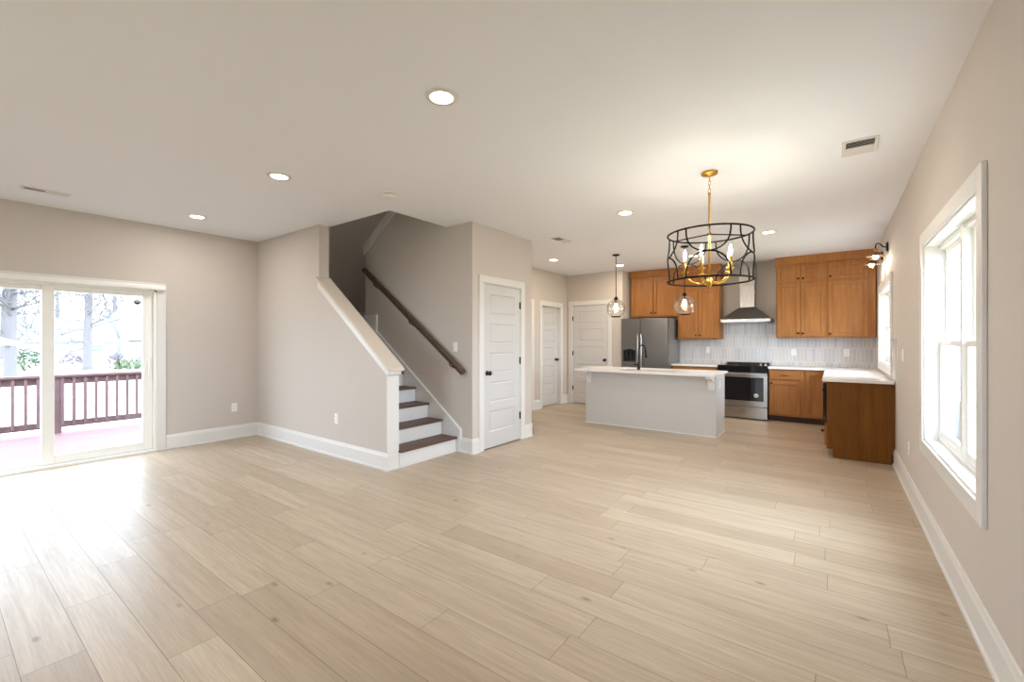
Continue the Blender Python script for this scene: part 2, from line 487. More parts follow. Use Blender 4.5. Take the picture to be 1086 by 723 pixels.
HD1 = (6.14, 6.90)
HD2 = (7.295, 8.0)
mb = MB()
panel_with_holes(mb, 5.09, YB, 0, H, [(HD1[0] - 0.02, 0, HD1[1] + 0.02, 2.055), (HD2[0] - 0.02, 0, HD2[1] + 0.02, 2.055)],
                 lambda a, b, c, d: mb.box(XH - 0.12, a, c, XH, b, d))
S(mb.build('wall_hall', 'wall'), 'greige hall wall with two white doors', 'wall')
FD = (-4.507, -3.70)
mb = MB()
panel_with_holes(mb, XH, -3.39, 0, H, [(FD[0] - 0.02, 0, FD[1] + 0.02, 2.095)], lambda a, b, c, d: mb.box(a, YD, c, b, YD + 0.12, d))
mb.box(-3.51, YD + 0.12, 0, -3.39, YB, H)
S(mb.build('wall_hall_end', 'wall'), 'greige wall with the far white door beside the refrigerator', 'wall')

# upper stairwell shell
mb = MB()
zt = 5.3
mb.box(XL - 0.15, HY0 - 0.14, H + 0.28, XL, HY1 + 0.15, zt)
mb.box(XL - 0.15, HY0, H, XL, HY1, H + 0.28)
mb.box(XL, HY0 - 0.14, H + 0.28, HX1 + 0.15, HY0, zt)
mb.box(XL, HY1, H + 0.28, XP + 0.6, HY1 + 0.15, zt)
mb.box(HX1, HY0 - 0.14, H + 0.28, HX1 + 0.15, YP - 0.05, zt)
mb.box(XP + 0.45, YP - 0.1, H + 0.28, XP + 0.6, HY1 + 0.15, zt)
mb.box(HX1 + 0.1, YP - 0.17, H + 0.28, XP + 0.6, YP - 0.05, zt)
mb.box(XL - 0.15, HY0 - 0.14, zt, XP + 0.6, HY1 + 0.15, zt + 0.15)
S(mb.build('wall_stairwell', 'wall'), 'greige walls of the stairwell rising above the ceiling opening', 'wall')

# ------------------------------------------------------------------ baseboards
BBH = 0.178
def bb_run(mb, x0, y0, x1, y1, nx, ny, z0=0.0):
    # profiled baseboard with cap bead, from (x0,y0) to (x1,y1), growing towards normal (nx,ny)
    prof = [(0, 0), (0.024, 0), (0.024, 0.018), (0.015, 0.026), (0.015, BBH - 0.035), (0.011, BBH - 0.022), (0.008, BBH - 0.003), (0.0, BBH)]
    n = len(prof)
    vs = []
    for (x, y) in ((x0, y0), (x1, y1)):
        for d, z in prof: vs.append((x + nx * d, y + ny * d, z0 + z))
    fs = [tuple(range(n)), tuple(range(n, 2 * n))]
    for i in range(n):
        j = (i + 1) % n
        fs.append((i, j, n + j, n + i))
    mb.add(vs, fs)
def bb(name, label, runs, z0=0.0):
    mb = MB()
    for r_ in runs: bb_run(mb, *r_, z0=z0)
    S(mb.build(name, 'trim'), label, 'baseboard')
bb('baseboard_left', 'white baseboard along the sliding door wall', [(XL, SLY1 + 0.09, XL, YS, 1, 0), (XL, YREAR, XL, SLY0 - 0.09, 1, 0)])
bb('baseboard_stair', 'white baseboard wrapping the foot of the stair half wall', [(XL, YS, -3.69 + 0.0185, YS, 0, -1), (-3.6915, YS - 0.0, -3.6915, YSI, 1, 0)])
bb('baseboard_right', 'white baseboard along the window wall', [(XR, YREAR, XR, 6.185, -1, 0)])
bb('baseboard_pantry', 'short white baseboards either side of the storage door', [(XP, YP - 0.0150, XP, PD[0] - 0.095, 1, 0), (XP, PD[1] + 0.095, XP, 5.105, 1, 0), (XP + 0.0, YP, -3.6, YP, 0, -1), (XP + 0.015, 5.09, XH, 5.09, 0, 1)])
bb('baseboard_hall', 'white baseboards between the hall doors', [(XH, 5.09, XH, HD1[0] - 0.095, 1, 0), (XH, HD1[1] + 0.095, XH, HD2[0] - 0.095, 1, 0), (XH, HD2[1] + 0.095, XH, YD, 1, 0),
    (XH, YD, FD[0] - 0.095, YD, 0, -1), (FD[1] + 0.095, YD, -3.39, YD, 0, -1), (-3.39, YD, -3.39, YB, 1, 0)])
bb('baseboard_landing', 'white baseboard on the wall behind the stair landing', [(XL, YSI, XL, HY1, 1, 0)], z0=1.656)
bb('baseboard_rear', 'white baseboard under the added window behind the viewer', [(XL, YREAR, XR, YREAR, 0, 1)])

# ------------------------------------------------------------------ doors
def shaker_face(mb, x0, z0, x1, z1, y, fr, rec, m=0):
    """frame and recessed flat panel on the plane y (front to -y); thickness 0.02 behind"""
    mb.box(x0, y, z0, x0 + fr, y + 0.02, z1, m); mb.box(x1 - fr, y, z0, x1, y + 0.02, z1, m)
    mb.box(x0 + fr, y, z0, x1 - fr, y + 0.02, z0 + fr, m); mb.box(x0 + fr, y, z1 - fr, x1 - fr, y + 0.02, z1, m)
    mb.box(x0 + fr, y + rec, z0 + fr, x1 - fr, y + 0.02, z1 - fr, m)

def interior_door(name, loc, rz, w_, h_, label, hinge_side, recess=0.0, knob_h=0.94, show_hinges=True):
    root = thing(name, loc, label, 'door', kind='structure', rz=rz)
    c = 0.09
    mb = MB()   # casing on wall face
    mb.box(-0.006 - c, -0.018, 0, -0.006, 0.0, h_ + 0.012); mb.box(w_ + 0.006, -0.018, 0, w_ + 0.006 + c, 0, h_ + 0.012)
    mb.box(-0.006 - c, -0.018, h_ + 0.012, w_ + 0.006 + c, 0, h_ + 0.012 + c)
    mb.build('casing', 'trim', root, bevel=0.004)
    mb = MB()   # jamb
    mb.box(-0.02, -0.002, 0, -0.003, 0.12, h_ + 0.004); mb.box(w_ + 0.003, -0.002, 0, w_ + 0.02, 0.12, h_ + 0.004)
    mb.box(-0.02, -0.002, h_ + 0.004, w_ + 0.02, 0.12, h_ + 0.02)
    mb.build('jamb', 'trim', root)
    # slab
    y = recess; t = 0.036; z0 = 0.014
    mb = MB()
    st, rl = 0.115, 0.105
    ph = (h_ - z0 - 0.19 - 0.115 - 4 * rl) / 5
    mb.box(0, y, z0, st, y + t, h_); mb.box(w_ - st, y, z0, w_, y + t, h_)
    zz = z0
    for k in range(6):
        hh = 0.19 if k == 0 else (0.115 if k == 5 else rl)
        mb.box(st, y, zz, w_ - st, y + t, zz + hh); zz += hh
        if k < 5:
            a0, a1, b0, b1 = st, w_ - st, zz, zz + ph
            i = 0.014; j = 0.034
            # moulded recess and raised field
            ring = lambda e, d: [(a0 + e, y + d, b0 + e), (a1 - e, y + d, b0 + e), (a1 - e, y + d, b1 - e), (a0 + e, y + d, b1 - e)]
            vs = ring(0, 0) + ring(i, 0.011) + ring(i + 0.004, 0.011) + ring(j, 0.004)
            fs = []
            for lv in range(3):
                for q in range(4):
                    q2 = (q + 1) % 4
                    fs.append((lv * 4 + q, lv * 4 + q2, lv * 4 + 4 + q2, lv * 4 + 4 + q))
            fs.append((12, 13, 14, 15))
            mb.add(vs, fs)
            mb.box(a0, y + 0.02, b0, a1, y + t, b1)
            zz += ph
    slab = mb.build('door_slab', 'door', root)
    kx = 0.065 if hinge_side == 'r' else w_ - 0.065
    kb = MB()
    kb.lathe([(0.0, 0.0), (0.031, 0.0), (0.031, -0.007), (0.013, -0.010), (0.011, -0.03), (0.02, -0.034), (0.029, -0.045), (0.029, -0.055), (0.02, -0.064), (0, -0.066)], (kx, y - 0.0005, knob_h), 20, axis='y')
    tag(kb.build('door_knob', 'black', slab), 'black round door knob')
    if show_hinges:
        hx = w_ if hinge_side == 'r' else 0.0
        for zc in (0.33, 1.07, 1.81):
            hb = MB().box(hx - 0.017, y - 0.004, zc - 0.045, hx + 0.017, y + 0.004, zc + 0.045)
            hb.tube([(hx, y - 0.007, zc - 0.048), (hx, y - 0.007, zc + 0.048)], 0.007, 8)
            tag(hb.build('hinge', 'black', slab), 'black butt hinge')
    return root

interior_door('door_1', (XP, PD[0], 0), R(90), PD[1] - PD[0], 2.03, 'white five panel door beside the stairs, nearest of the hinged doors', 'r')
interior_door('door_2', (XH, HD1[0], 0), R(90), HD1[1] - HD1[0], 2.03, 'hall door almost hidden behind the storage block, only its trim edge showing', 'r', recess=0.07, show_hinges=False)
interior_door('door_3', (XH, HD2[0], 0), R(90), HD2[1] - HD2[0], 2.03, 'narrow looking white hall door with its knob near the hall corner', 'l', recess=0.07, show_hinges=False)
interior_door('door_4', (FD[0], YD, 0), 0, FD[1] - FD[0], 2.07, 'white five panel door facing the room between hall corner and refrigerator', 'l')

# ------------------------------------------------------------------ sliding glass door
sd = thing('door_5', (XL, SLY0, 0), 'white sliding glass door opening onto the wooden deck', 'sliding door', kind='structure', rz=R(90))
SW = SLY1 - SLY0
c = 0.088
mb = MB()
mb.box(-c, -0.02, 0, 0, 0, SLZ); mb.box(SW, -0.02, 0, SW + c, 0, SLZ); mb.box(-c, -0.02, SLZ, SW + c, 0, SLZ + 0.08)
mb.build('casing', 'trim', sd, bevel=0.004)
MB().box(-0.09, -0.075, SLZ - 0.005, SW + 0.075, -0.021, SLZ + 0.05).build('blind_headrail', 'vinyl', sd, bevel=0.014)
mb = MB()
mb.box(0, -0.01, 0, 0.03, 0.15, SLZ); mb.box(SW - 0.03, -0.01, 0, SW, 0.15, SLZ); mb.box(0, -0.01, SLZ - 0.03, SW, 0.15, SLZ); mb.box(0, -0.03, 0, SW, 0.15, 0.028)
mb.build('door_frame', 'vinyl', sd, bevel=0.003)
def glazed(mb_name, x0, x1, y0, y1, z0, z1, st, top, bot, parent):
    mb = MB()
    mb.box(x0, y0, z0, x0 + st, y1, z1); mb.box(x1 - st, y0, z0, x1, y1, z1)
    mb.box(x0 + st, y0, z0, x1 - st, y1, z0 + bot); mb.box(x0 + st, y0, z1 - top, x1 - st, y1, z1)
    o = mb.build(mb_name, 'vinyl', parent, bevel=0.004)
    yc = (y0 + y1) / 2
    MB().box(x0 + st - 0.004, yc - 0.003, z0 + bot - 0.004, x1 - st + 0.004, yc + 0.003, z1 - top + 0.004).build('pane', 'glass', o)
    return o
glazed('fixed_panel', 0.03, 0.93, 0.085, 0.13, 0.03, SLZ - 0.03, 0.06, 0.05, 0.055, sd)
sp = glazed('sliding_panel', 0.868, SW - 0.03, 0.03, 0.075, 0.03, SLZ - 0.03, 0.095, 0.055, 0.095, sd)
hb = MB()
hx = SW - 0.075
hb.box(hx - 0.02, 0.018, 0.86, hx + 0.02, 0.03, 1.13)
hb.tube([(hx, 0.02, 0.90), (hx, -0.018, 0.92), (hx, -0.024, 0.96), (hx, -0.024, 1.04), (hx, -0.018, 1.08), (hx, 0.02, 1.10)], 0.009, 8)
hb.build('door_handle', 'plate', sp, bevel=0.003)
# small black alarm shield sticker on the pane
shp = [(-0.034, 0.025), (0.034, 0.025), (0.036, -0.004), (0.022, -0.024), (0, -0.036), (-0.022, -0.024), (-0.036, -0.004)]
sx = 1.52 - SLY0
mb = MB().prism([(sx + a, 1.795 + b) for a, b in shp], 'y', 0.0462, 0.0492)
mb.box(sx - 0.026, 0.0455, 1.797, sx + 0.026, 0.0462, 1.806, 1)
tag(mb.build('alarm_sticker', ['black', 'stick'], sp), 'small black shield shaped sticker with a white bar')

# ------------------------------------------------------------------ windows on the right wall
def double_window(name, label, wy0, wy1, wz0, wz1, n_units=2):
    root = thing(name, (XR, wy1, wz0), label, 'window', kind='structure', rz=R(-90))
    W_, H_ = wy1 - wy0, wz1 - wz0
    c = 0.092
    mb = MB()
    mb.box(-c, -0.02, -c, 0, 0, H_ + c); mb.box(W_, -0.02, -c, W_ + c, 0, H_ + c)
    mb.box(0, -0.02, H_, W_, 0, H_ + c); mb.box(0, -0.02, -c, W_, 0, 0)
    mb.build('casing', 'trim', root, bevel=0.004)
    t = 0.014
    mb = MB()
    mb.box(0, -0.004, 0, t, 0.14, H_); mb.box(W_ - t, -0.004, 0, W_, 0.14, H_); mb.box(t, -0.004, H_ - t, W_ - t, 0.14, H_); mb.box(t, -0.004, 0, W_ - t, 0.14, t)
    mb.build('window_jamb', 'trim', root)
    mull = 0.05
    uw = (W_ - 2 * t - mull) / 2
    mb = MB(); mb.box(t + uw, 0.058, t, t + uw + mull, 0.135, H_ - t)
    mb.box(t, 0.07, t, W_ - t, 0.135, t + 0.03); mb.box(t, 0.07, H_ - t - 0.03, W_ - t, 0.135, H_ - t)
    mb.build('window_frame', 'vinyl', root, bevel=0.003)
    for k in range(2):
        x0 = t + k * (uw + mull); x1 = x0 + uw
        zm = H_ * 0.5
        s1 = glazed('lower_sash', x0 + 0.004, x1 - 0.004, 0.072, 0.098, t + 0.028, zm + 0.02, 0.042, 0.036, 0.05, root)
        MB().box((x0 + x1) / 2 - 0.025, 0.062, zm + 0.004, (x0 + x1) / 2 + 0.025, 0.074, zm + 0.026).build('sash_lock', 'plate', s1, bevel=0.003)
        glazed('upper_sash', x0 + 0.004, x1 - 0.004, 0.102, 0.128, zm - 0.02, H_ - t - 0.026, 0.038, 0.038, 0.036, root)
    return root
double_window('window_1', 'large white twin window with a deep sill near the viewer', *W1)
double_window('window_2', 'white window above the counter under the wall lamps', *W2)
wr = thing('window_added', (-3.45, YREAR, 0.8), 'unseen white framed picture window added behind the viewer for daylight', 'window', kind='structure', rz=0)  # unseen opening added and sized to bring daylight in from behind
glazed('window_frame', 0, 1.8, -0.12, -0.06, 0, 1.3, 0.06, 0.06, 0.06, wr)

# ------------------------------------------------------------------ stairs
RISE, RUN, X1 = 0.184, 0.2437, -3.638
st = thing('staircase', (-3.66, 3.41, 0), 'enclosed staircase with dark brown treads and white risers', 'staircase')
T = local(st)
NS = 9
for k in range(1, NS + 1):
    xr = X1 - 0.028 - RUN * (k - 1)       # riser face
    zt_ = RISE * k
    MB(T).box(xr - 0.02, YSI + 0.002, RISE * (k - 1), xr, YP - 0.021, zt_ - 0.026).build('riser', 'trim', st)
    if k < NS:
        MB(T).box(xr - RUN - 0.001, YSI + 0.002, zt_ - 0.026, X1 - RUN * (k - 1), YP - 0.021, zt_).build('tread', 'tread', st, bevel=0.008)
xl = X1 - RUN * (NS - 1)
MB(T).box(XL + 0.026, YSI + 0.002, RISE * NS - 0.026, xl, YP - 0.021, RISE * NS).build('landing', 'tread', st, bevel=0.008)
MB(T).box(XL + 0.026, YP - 0.02, RISE * NS - 0.026, -5.53, HY1 - 0.03, RISE * NS).build('landing', 'tread', st)
# skirt board on the far wall
sk = lambda x: 0.254 + (-3.60 - x) * 0.745
mb = MB(T)
mb.prism([(-3.60, 0), (-3.60, sk(-3.60)), (-5.23, sk(-5.23)), (-5.23, 1.685), (-5.495, 1.685), (-5.495, 1.2), (-4.2, 0.0)], 'y', YP - 0.02, YP - 0.0005)
mb.build('skirt_board', 'trim', st, bevel=0.003)
mb = MB(T)
q_ = 0.022
mb.prism([(-3.585, 0.16), (-3.585, sk(-3.60) + 0.02), (-5.21, sk(-5.21) + 0.02), (-5.21, 1.705), (-5.495, 1.705), (-5.495, 1.68), (-5.235, 1.68), (-5.235, sk(-5.235) - 0.002), (-3.607, sk(-3.607) - 0.004), (-3.607, 0.16)], 'y', YP - 0.03, YP - 0.0008)
mb.build('skirt_moulding', 'trim', st)

# handrail
hr = thing('handrail', (-4.45, 3.76, 1.65), 'dark brown wooden handrail fixed to the far stair wall', 'handrail')
T = local(hr)
zr = lambda x: 0.962 + (-3.49 - x) * 0.7225
mb = MB(T)
P0, P1 = Vector((-3.49, 3.765, zr(-3.49))), Vector((-5.42, 3.765, zr(-5.42)))
d = (P1 - P0).normalized(); up = Vector((-d.z, 0, d.x)) if d.x > 0 else Vector((d.z, 0, -d.x))
prof = [(-0.026, -0.033), (0.026, -0.033), (0.03, -0.01), (0.03, 0.012), (0.02, 0.03), (-0.02, 0.03), (-0.03, 0.012), (-0.03, -0.01)]
vs = []
for p in (P0, P1):
    for a, b in prof: vs.append(p + Vector((0, a, 0)) + up * b)
n = len(prof)
mb.add(vs, [tuple(range(n)), tuple(range(n, 2 * n))] + [(i, (i + 1) % n, n + (i + 1) % n, n + i) for i in range(n)])
mb.build('rail', 'rail', hr, bevel=0.004)
for xx in (-3.72, -4.45, -5.2):
    b = MB(T)
    b.tube([(xx, YP - 0.001, zr(xx) - 0.10), (xx, YP - 0.05, zr(xx) - 0.10), (xx, 3.77, zr(xx) - 0.075), (xx, 3.765, zr(xx) - 0.038)], 0.007, 8)
    b.lathe([(0, 0), (0.028, 0), (0.026, -0.006), (0, -0.008)], (xx, YP - 0.001, zr(xx) - 0.10), 16, axis='y')
    b.build('bracket', 'bronze', hr)

# ------------------------------------------------------------------ switch and outlet plates
def plate(name, loc, rz, label, cat, kind_):
    o = thing(name, loc, label, cat, 'switch and outlet plates', rz=rz)
    w_ = 0.115 if kind_ == 'switch2' else 0.072
    MB().box(-w_ / 2, -0.006, -0.058, w_ / 2, 0, 0.058).build('cover_plate', 'plate', o, bevel=0.0025)
    if kind_.startswith('switch'):
        for cx in ((-0.023, 0.023) if kind_ == 'switch2' else (0,)):
            MB().box(cx - 0.016, -0.010, -0.033, cx + 0.016, -0.0055, 0.033).build('rocker', 'plate', o, bevel=0.002)
    else:
        for cz in (-0.022, 0.022):
            f = MB().box(-0.017, -0.0085, cz - 0.015, 0.017, -0.0055, cz + 0.015).build('receptacle', 'plate', o, bevel=0.003)
            MB().box(-0.008, -0.0092, cz - 0.005, -0.0055, -0.0084, cz + 0.006).box(0.0055, -0.0092, cz - 0.005, 0.008, -0.0084, cz + 0.006).build('slot', 'dark', f)
    return o
plate('wall_outlet', (XL, 2.542, 0.425), R(90), 'white outlet low on the sliding door wall near the corner', 'outlet', 'outlet')
plate('wall_outlet', (-4.62, YS, 0.437), 0, 'white outlet low on the stair half wall', 'outlet', 'outlet')
plate('light_switch', (-3.695, YP, 1.26), 0, 'white light switch above the lower end of the handrail', 'light switch', 'switch')
plate('light_switch', (XR, 5.50, 1.20), R(-90), 'white double switch plate on the wall between the two windows', 'light switch', 'switch2')
plate('wall_outlet', (XR, 5.12, 0.40), R(-90), 'white outlet low on the wall past the large window', 'outlet', 'outlet')
plate('wall_outlet', (-1.94, YB - 0.010, 1.16), 0, 'white outlet in the tile left of the range hood', 'outlet', 'outlet')
plate('wall_outlet', (-0.556, YB - 0.010, 1.14), 0, 'white outlet in the tile under the double door wall cabinets', 'outlet', 'outlet')
plate('wall_outlet', (0.17, YB - 0.010, 1.14), 0, 'white outlet in the tile nearest the counter corner', 'outlet', 'outlet')

# ------------------------------------------------------------------ tile backsplash
def clip(poly, u0, v0, u1, v1):
    def cut(P, f, g):
        out = []
        for i in range(len(P)):
            a, b = P[i - 1], P[i]
            fa, fb = f(a), f(b)
            if (fa >= 0) != (fb >= 0):
                t = fa / (fa - fb); out.append((a[0] + (b[0] - a[0]) * t, a[1] + (b[1] - a[1]) * t))
            if fb >= 0: out.append(b)
        return out
    for f in (lambda p: p[0] - u0, lambda p: u1 - p[0], lambda p: p[1] - v0, lambda p: v1 - p[1]):
        if len(poly) < 3: return []
        poly = cut(poly, f, None)
    return poly
def tiles(mb, rects, put, seed):
    rnd = random.Random(seed)
    TW, TH, TIP, G = 0.054, 0.252, 0.020, 0.0045
    pitch = TH - TIP
    u_lo = min(r_[0] for r_ in rects); u_hi = max(r_[2] for r_ in rects)
    for row in range(-1, 6):
        zc = 0.86 + row * pitch
        k0 = -1
        u = u_lo - TW + (TW / 2 if row % 2 else 0)
        while u < u_hi + TW:
            mi = rnd.choice([1, 1, 2, 2, 3, 4, 1])
            hw, hh = TW / 2 - G / 2, TH / 2 - G / 2
            hexa = [(u, zc - hh), (u + hw, zc - hh + TIP), (u + hw, zc + hh - TIP), (u, zc + hh), (u - hw, zc + hh - TIP), (u - hw, zc - hh + TIP)]
            for r_ in rects:
                p = clip(hexa, *r_)
                if len(p) >= 3: put(p, mi)
            u += TW
mb = MB()
rects = [(-2.46, 0.905, -1.672, 1.362), (-1.672, 0.905, -0.80, 1.70), (-0.80, 0.905, XR - 0.006, 1.384)]
for r_ in rects: mb.box(r_[0], YB - 0.0075, r_[1], r_[2], YB - 0.0004, r_[3], 0)
tiles(mb, rects, lambda p, mi: mb.prism(p, 'y', YB - 0.0098, YB - 0.007, mi), 3)
rects2 = [(5.99, 0.905, 6.435, 1.36), (6.435, 0.905, 8.155, 0.94), (8.155, 0.905, YB - 0.01, 1.384)]
for r_ in rects2: mb.box(XR - 0.0075, r_[0], r_[1], XR - 0.0004, r_[2], r_[3], 0)
tiles(mb, rects2, lambda p, mi: mb.prism(p, 'x', XR - 0.0098, XR - 0.007, mi), 5)
S(mb.build('wall_backsplash', ['grout', 'tileA', 'tileB', 'tileC', 'tileD']), 'pale grey picket tile backsplash above the counters', 'backsplash')

# ------------------------------------------------------------------ cabinets
def cabinet(name, loc, rz, w_, h_, d_, label, group, fronts, toe=0.0, mat_='cab', extra=None, frame_r=None):
    """front plane at local y=0 facing -y; fronts: (kind, x0, z0, x1, z1, knob)"""
    o = thing(name, loc, label, 'cabinet', group, rz=rz)
    if toe:
        mb = MB().box(0, 0, toe, w_, d_, h_)
        mb.build('body', mat_, o, bevel=0.002)
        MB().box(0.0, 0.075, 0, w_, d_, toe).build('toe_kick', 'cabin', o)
    else:
        MB().box(0, 0, 0, w_, d_, h_).build('body', mat_, o, bevel=0.002)
    for kind_, x0, z0, x1, z1, kn in fronts:
        mb = MB()
        if kind_ == 'drawer_flat':
            mb.box(x0, -0.02, z0, x1, -0.0005, z1)
        else:
            shaker_face(mb, x0, z0, x1, z1, -0.0205, 0.055, 0.012)
        f = mb.build('drawer' if kind_.startswith('drawer') else 'door', mat_, o, bevel=0.0025)
        if kn:
            kb = MB()
            if len(kn) == 2:
                kb.lathe([(0, 0), (0.007, 0), (0.006, -0.012), (0.0145, -0.017), (0.0165, -0.023), (0.0145, -0.029), (0, -0.031)], (kn[0], -0.0205, kn[1]), 14, axis='y')
                kb.build('knob', 'bronze', f)
            else:
                a, z, hw = kn
                kb.tube([(a - hw, -0.0205, z), (a - hw, -0.046, z), (a - hw + 0.006, -0.05, z), (a + hw - 0.006, -0.05, z), (a + hw, -0.046, z), (a + hw, -0.0205, z)], 0.0055, 8)
                kb.build('pull', 'bronze', f)
    return o

YU = 8.625                    # upper front plane
UD = YB - YU - 0.012
# over the fridge
cabinet('wall_cabinet', (-3.34, YU, 1.802), 0, 0.93, 0.81, UD, 'wide wooden wall cabinet with two doors above the refrigerator', 'wooden wall cabinets',
        [('door', 0.02, 0.025, 0.458, 0.765, (0.425, 0.085)), ('door', 0.472, 0.025, 0.91, 0.765, (0.505, 0.085))])
# right of the fridge
cabinet('wall_cabinet', (-2.409, YU, 1.365), 0, 0.739, 1.247, UD, 'tall wooden wall cabinet between refrigerator and range hood', 'wooden wall cabinets',
        [('door', 0.02, 0.02, 0.363, 0.905, (0.335, 0.075)), ('door', 0.376, 0.02, 0.719, 0.905, (0.404, 0.075)),
         ('door', 0.02, 0.945, 0.363, 1.20, (0.335, 0.99)), ('door', 0.376, 0.945, 0.719, 1.20, (0.404, 0.99))])
# right double
cabinet('wall_cabinet', (-0.79, YU, 1.387), 0, 0.70, 1.225, UD, 'wooden wall cabinet with two tall doors just right of the range hood', 'wooden wall cabinets',
        [('door', 0.02, 0.02, 0.345, 0.90, (0.317, 0.072)), ('door', 0.355, 0.02, 0.68, 0.90, (0.383, 0.072)),
         ('door', 0.02, 0.93, 0.345, 1.185, (0.317, 0.975)), ('door', 0.355, 0.93, 0.68, 1.185, (0.383, 0.975))])
# corner single with filler
cabinet('wall_cabinet', (-0.0895, YU, 1.387), 0, 0.606, 1.225, UD, 'wooden corner wall cabinet with one broad door beside the window', 'wooden wall cabinets',
        [('door', 0.02, 0.02, 0.515, 0.90, (0.045, 0.06)), ('door', 0.02, 0.93, 0.515, 1.185, (0.045, 0.975))])
S(MB().box(-3.36, YU - 0.03, 2.612, -1.655, YB - 0.002, H - 0.002).build('trim_1', 'cab', bevel=0.003), 'wooden soffit board over the cabinets by the refrigerator', 'trim')
S(MB().box(-0.805, YU - 0.03, 2.612, XR - 0.004, YB - 0.002, H - 0.002).build('trim_2', 'cab', bevel=0.003), 'wooden soffit board over the cabinets by the window', 'trim')

YC = 8.385                    # base cabinet front plane
BD = YB - YC - 0.012
cabinet('base_cabinet', (-2.44, YC, 0), 0, 0.778, 0.868, BD, 'wooden base cabinet between refrigerator and stove', 'wooden base cabinets',
        [('drawer_flat', 0.02, 0.70, 0.758, 0.84, (0.389, 0.77, 0.06)), ('door', 0.02, 0.13, 0.384, 0.675, (0.35, 0.63)), ('door', 0.394, 0.13, 0.758, 0.675, (0.43, 0.63))], toe=0.10)
cabinet('base_cabinet', (-0.872, YC, 0), 0, 0.492, 0.868, BD, 'wooden base cabinet with a drawer over a door, right of the stove', 'wooden base cabinets',
        [('drawer_flat', 0.015, 0.70, 0.44, 0.84, (0.225, 0.77, 0.055)), ('door', 0.015, 0.13, 0.44, 0.675, (0.043, 0.635))], toe=0.10)
cabinet('base_cabinet', (-0.379, YC, 0), 0, 0.288, 0.868, BD, 'narrow dark looking corner base cabinet where the two counters meet', 'wooden base cabinets',
        [('door', 0.02, 0.13, 0.272, 0.835, None)], toe=0.10)
# peninsula run, faces -X
PF = -0.066
cabinet('base_cabinet', (PF, 8.37, 0), R(-90), 1.52, 0.868, XR - PF - 0.004, 'long wooden base cabinet under the window counter, seen edge on', 'wooden base cabinets',
        [('door', 0.03, 0.13, 0.75, 0.835, (0.70, 0.79)), ('door', 0.76, 0.13, 1.49, 0.835, (0.80, 0.79))], toe=0.10)
pen = cabinet('base_cabinet', (PF, 6.848, 0), R(-90), 0.638, 0.868, XR - PF - 0.004, 'wooden end cabinet of the window counter with a low pull out drawer', 'wooden base cabinets',
        [('drawer', 0.02, 0.125, 0.618, 0.36, (0.60, 0.29))], toe=0.10)
# broad finished end panel with toe notch
mb = MB(Matrix.Translation(-Vector((PF, 6.848, 0))))
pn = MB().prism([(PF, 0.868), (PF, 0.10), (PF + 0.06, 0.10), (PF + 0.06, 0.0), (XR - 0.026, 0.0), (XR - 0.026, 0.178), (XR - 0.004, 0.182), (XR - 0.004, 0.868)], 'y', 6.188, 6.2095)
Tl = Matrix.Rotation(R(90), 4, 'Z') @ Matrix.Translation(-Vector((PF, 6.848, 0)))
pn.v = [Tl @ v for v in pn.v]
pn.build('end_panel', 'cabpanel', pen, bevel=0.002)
md_ = thing('drawer_microwave', (PF, 6.53, 0.39), 'black built in drawer microwave above the low drawer of the end cabinet', 'microwave', rz=R(-90))
MB().box(-0.295, -0.034, 0.0, 0.295, -0.001, 0.455).build('front_panel', 'blackgl', md_, bevel=0.003)
MB().box(-0.28, -0.044, 0.36, 0.28, -0.034, 0.38).build('lip_handle', 'black', md_, bevel=0.003)

# ------------------------------------------------------------------ countertops
CT0, CT1 = 0.8685, 0.902
tag(MB().box(-2.455, YC - 0.035, CT0, -1.653, YB - 0.010, CT1).build('countertop', 'quartz', bevel=0.003), 'short white quartz counter between refrigerator and stove', 'countertop')
tag(MB().prism([(-0.879, YC - 0.035), (-0.108, YC - 0.035), (-0.108, 6.162), (XR - 0.010, 6.162), (XR - 0.010, YB - 0.010), (-0.879, YB - 0.010)], 'z', CT0, CT1).build('countertop', 'quartz', bevel=0.003),
    'bright white L shaped quartz counter under the window', 'countertop')

# ------------------------------------------------------------------ kitchen island
IX0, IX1, IY0, IY1 = -3.285, -1.30, 6.49, 7.06
isl = thing('kitchen_island', (-2.29, 6.78, 0), 'long pale painted kitchen island with a plain front panel', 'kitchen island')
T = local(isl)
MB(T).box(IX0 + 0.02, IY0 + 0.012, 0.0, IX1 - 0.02, IY1 - 0.02, 0.855).build('body', 'isl', isl)
MB(T).box(IX0, IY0, 0.0, IX1, IY0 + 0.0115, 0.855).build('front_panel', 'isl', isl, bevel=0.002)
MB(T).box(IX1 - 0.0195, IY0 + 0.012, 0.0, IX1, IY1, 0.855).box(IX1 - 0.002, IY0 + 0.03, 0.012, IX1 + 0.006, IY1 - 0.03, 0.016).build('end_panel', 'isl', isl, bevel=0.002)
MB(T).box(IX0, IY0 + 0.012, 0.0, IX0 + 0.0195, IY1, 0.855).build('end_panel', 'isl', isl, bevel=0.002)
MB(T).box(IX0 - 0.006, IY0 - 0.008, 0.0, IX1 + 0.008, IY0 - 0.0002, 0.014).box(IX1 + 0.0002, IY0 - 0.008, 0.0, IX1 + 0.008, IY1, 0.014).build('shoe_mould', 'trim', isl, bevel=0.002)
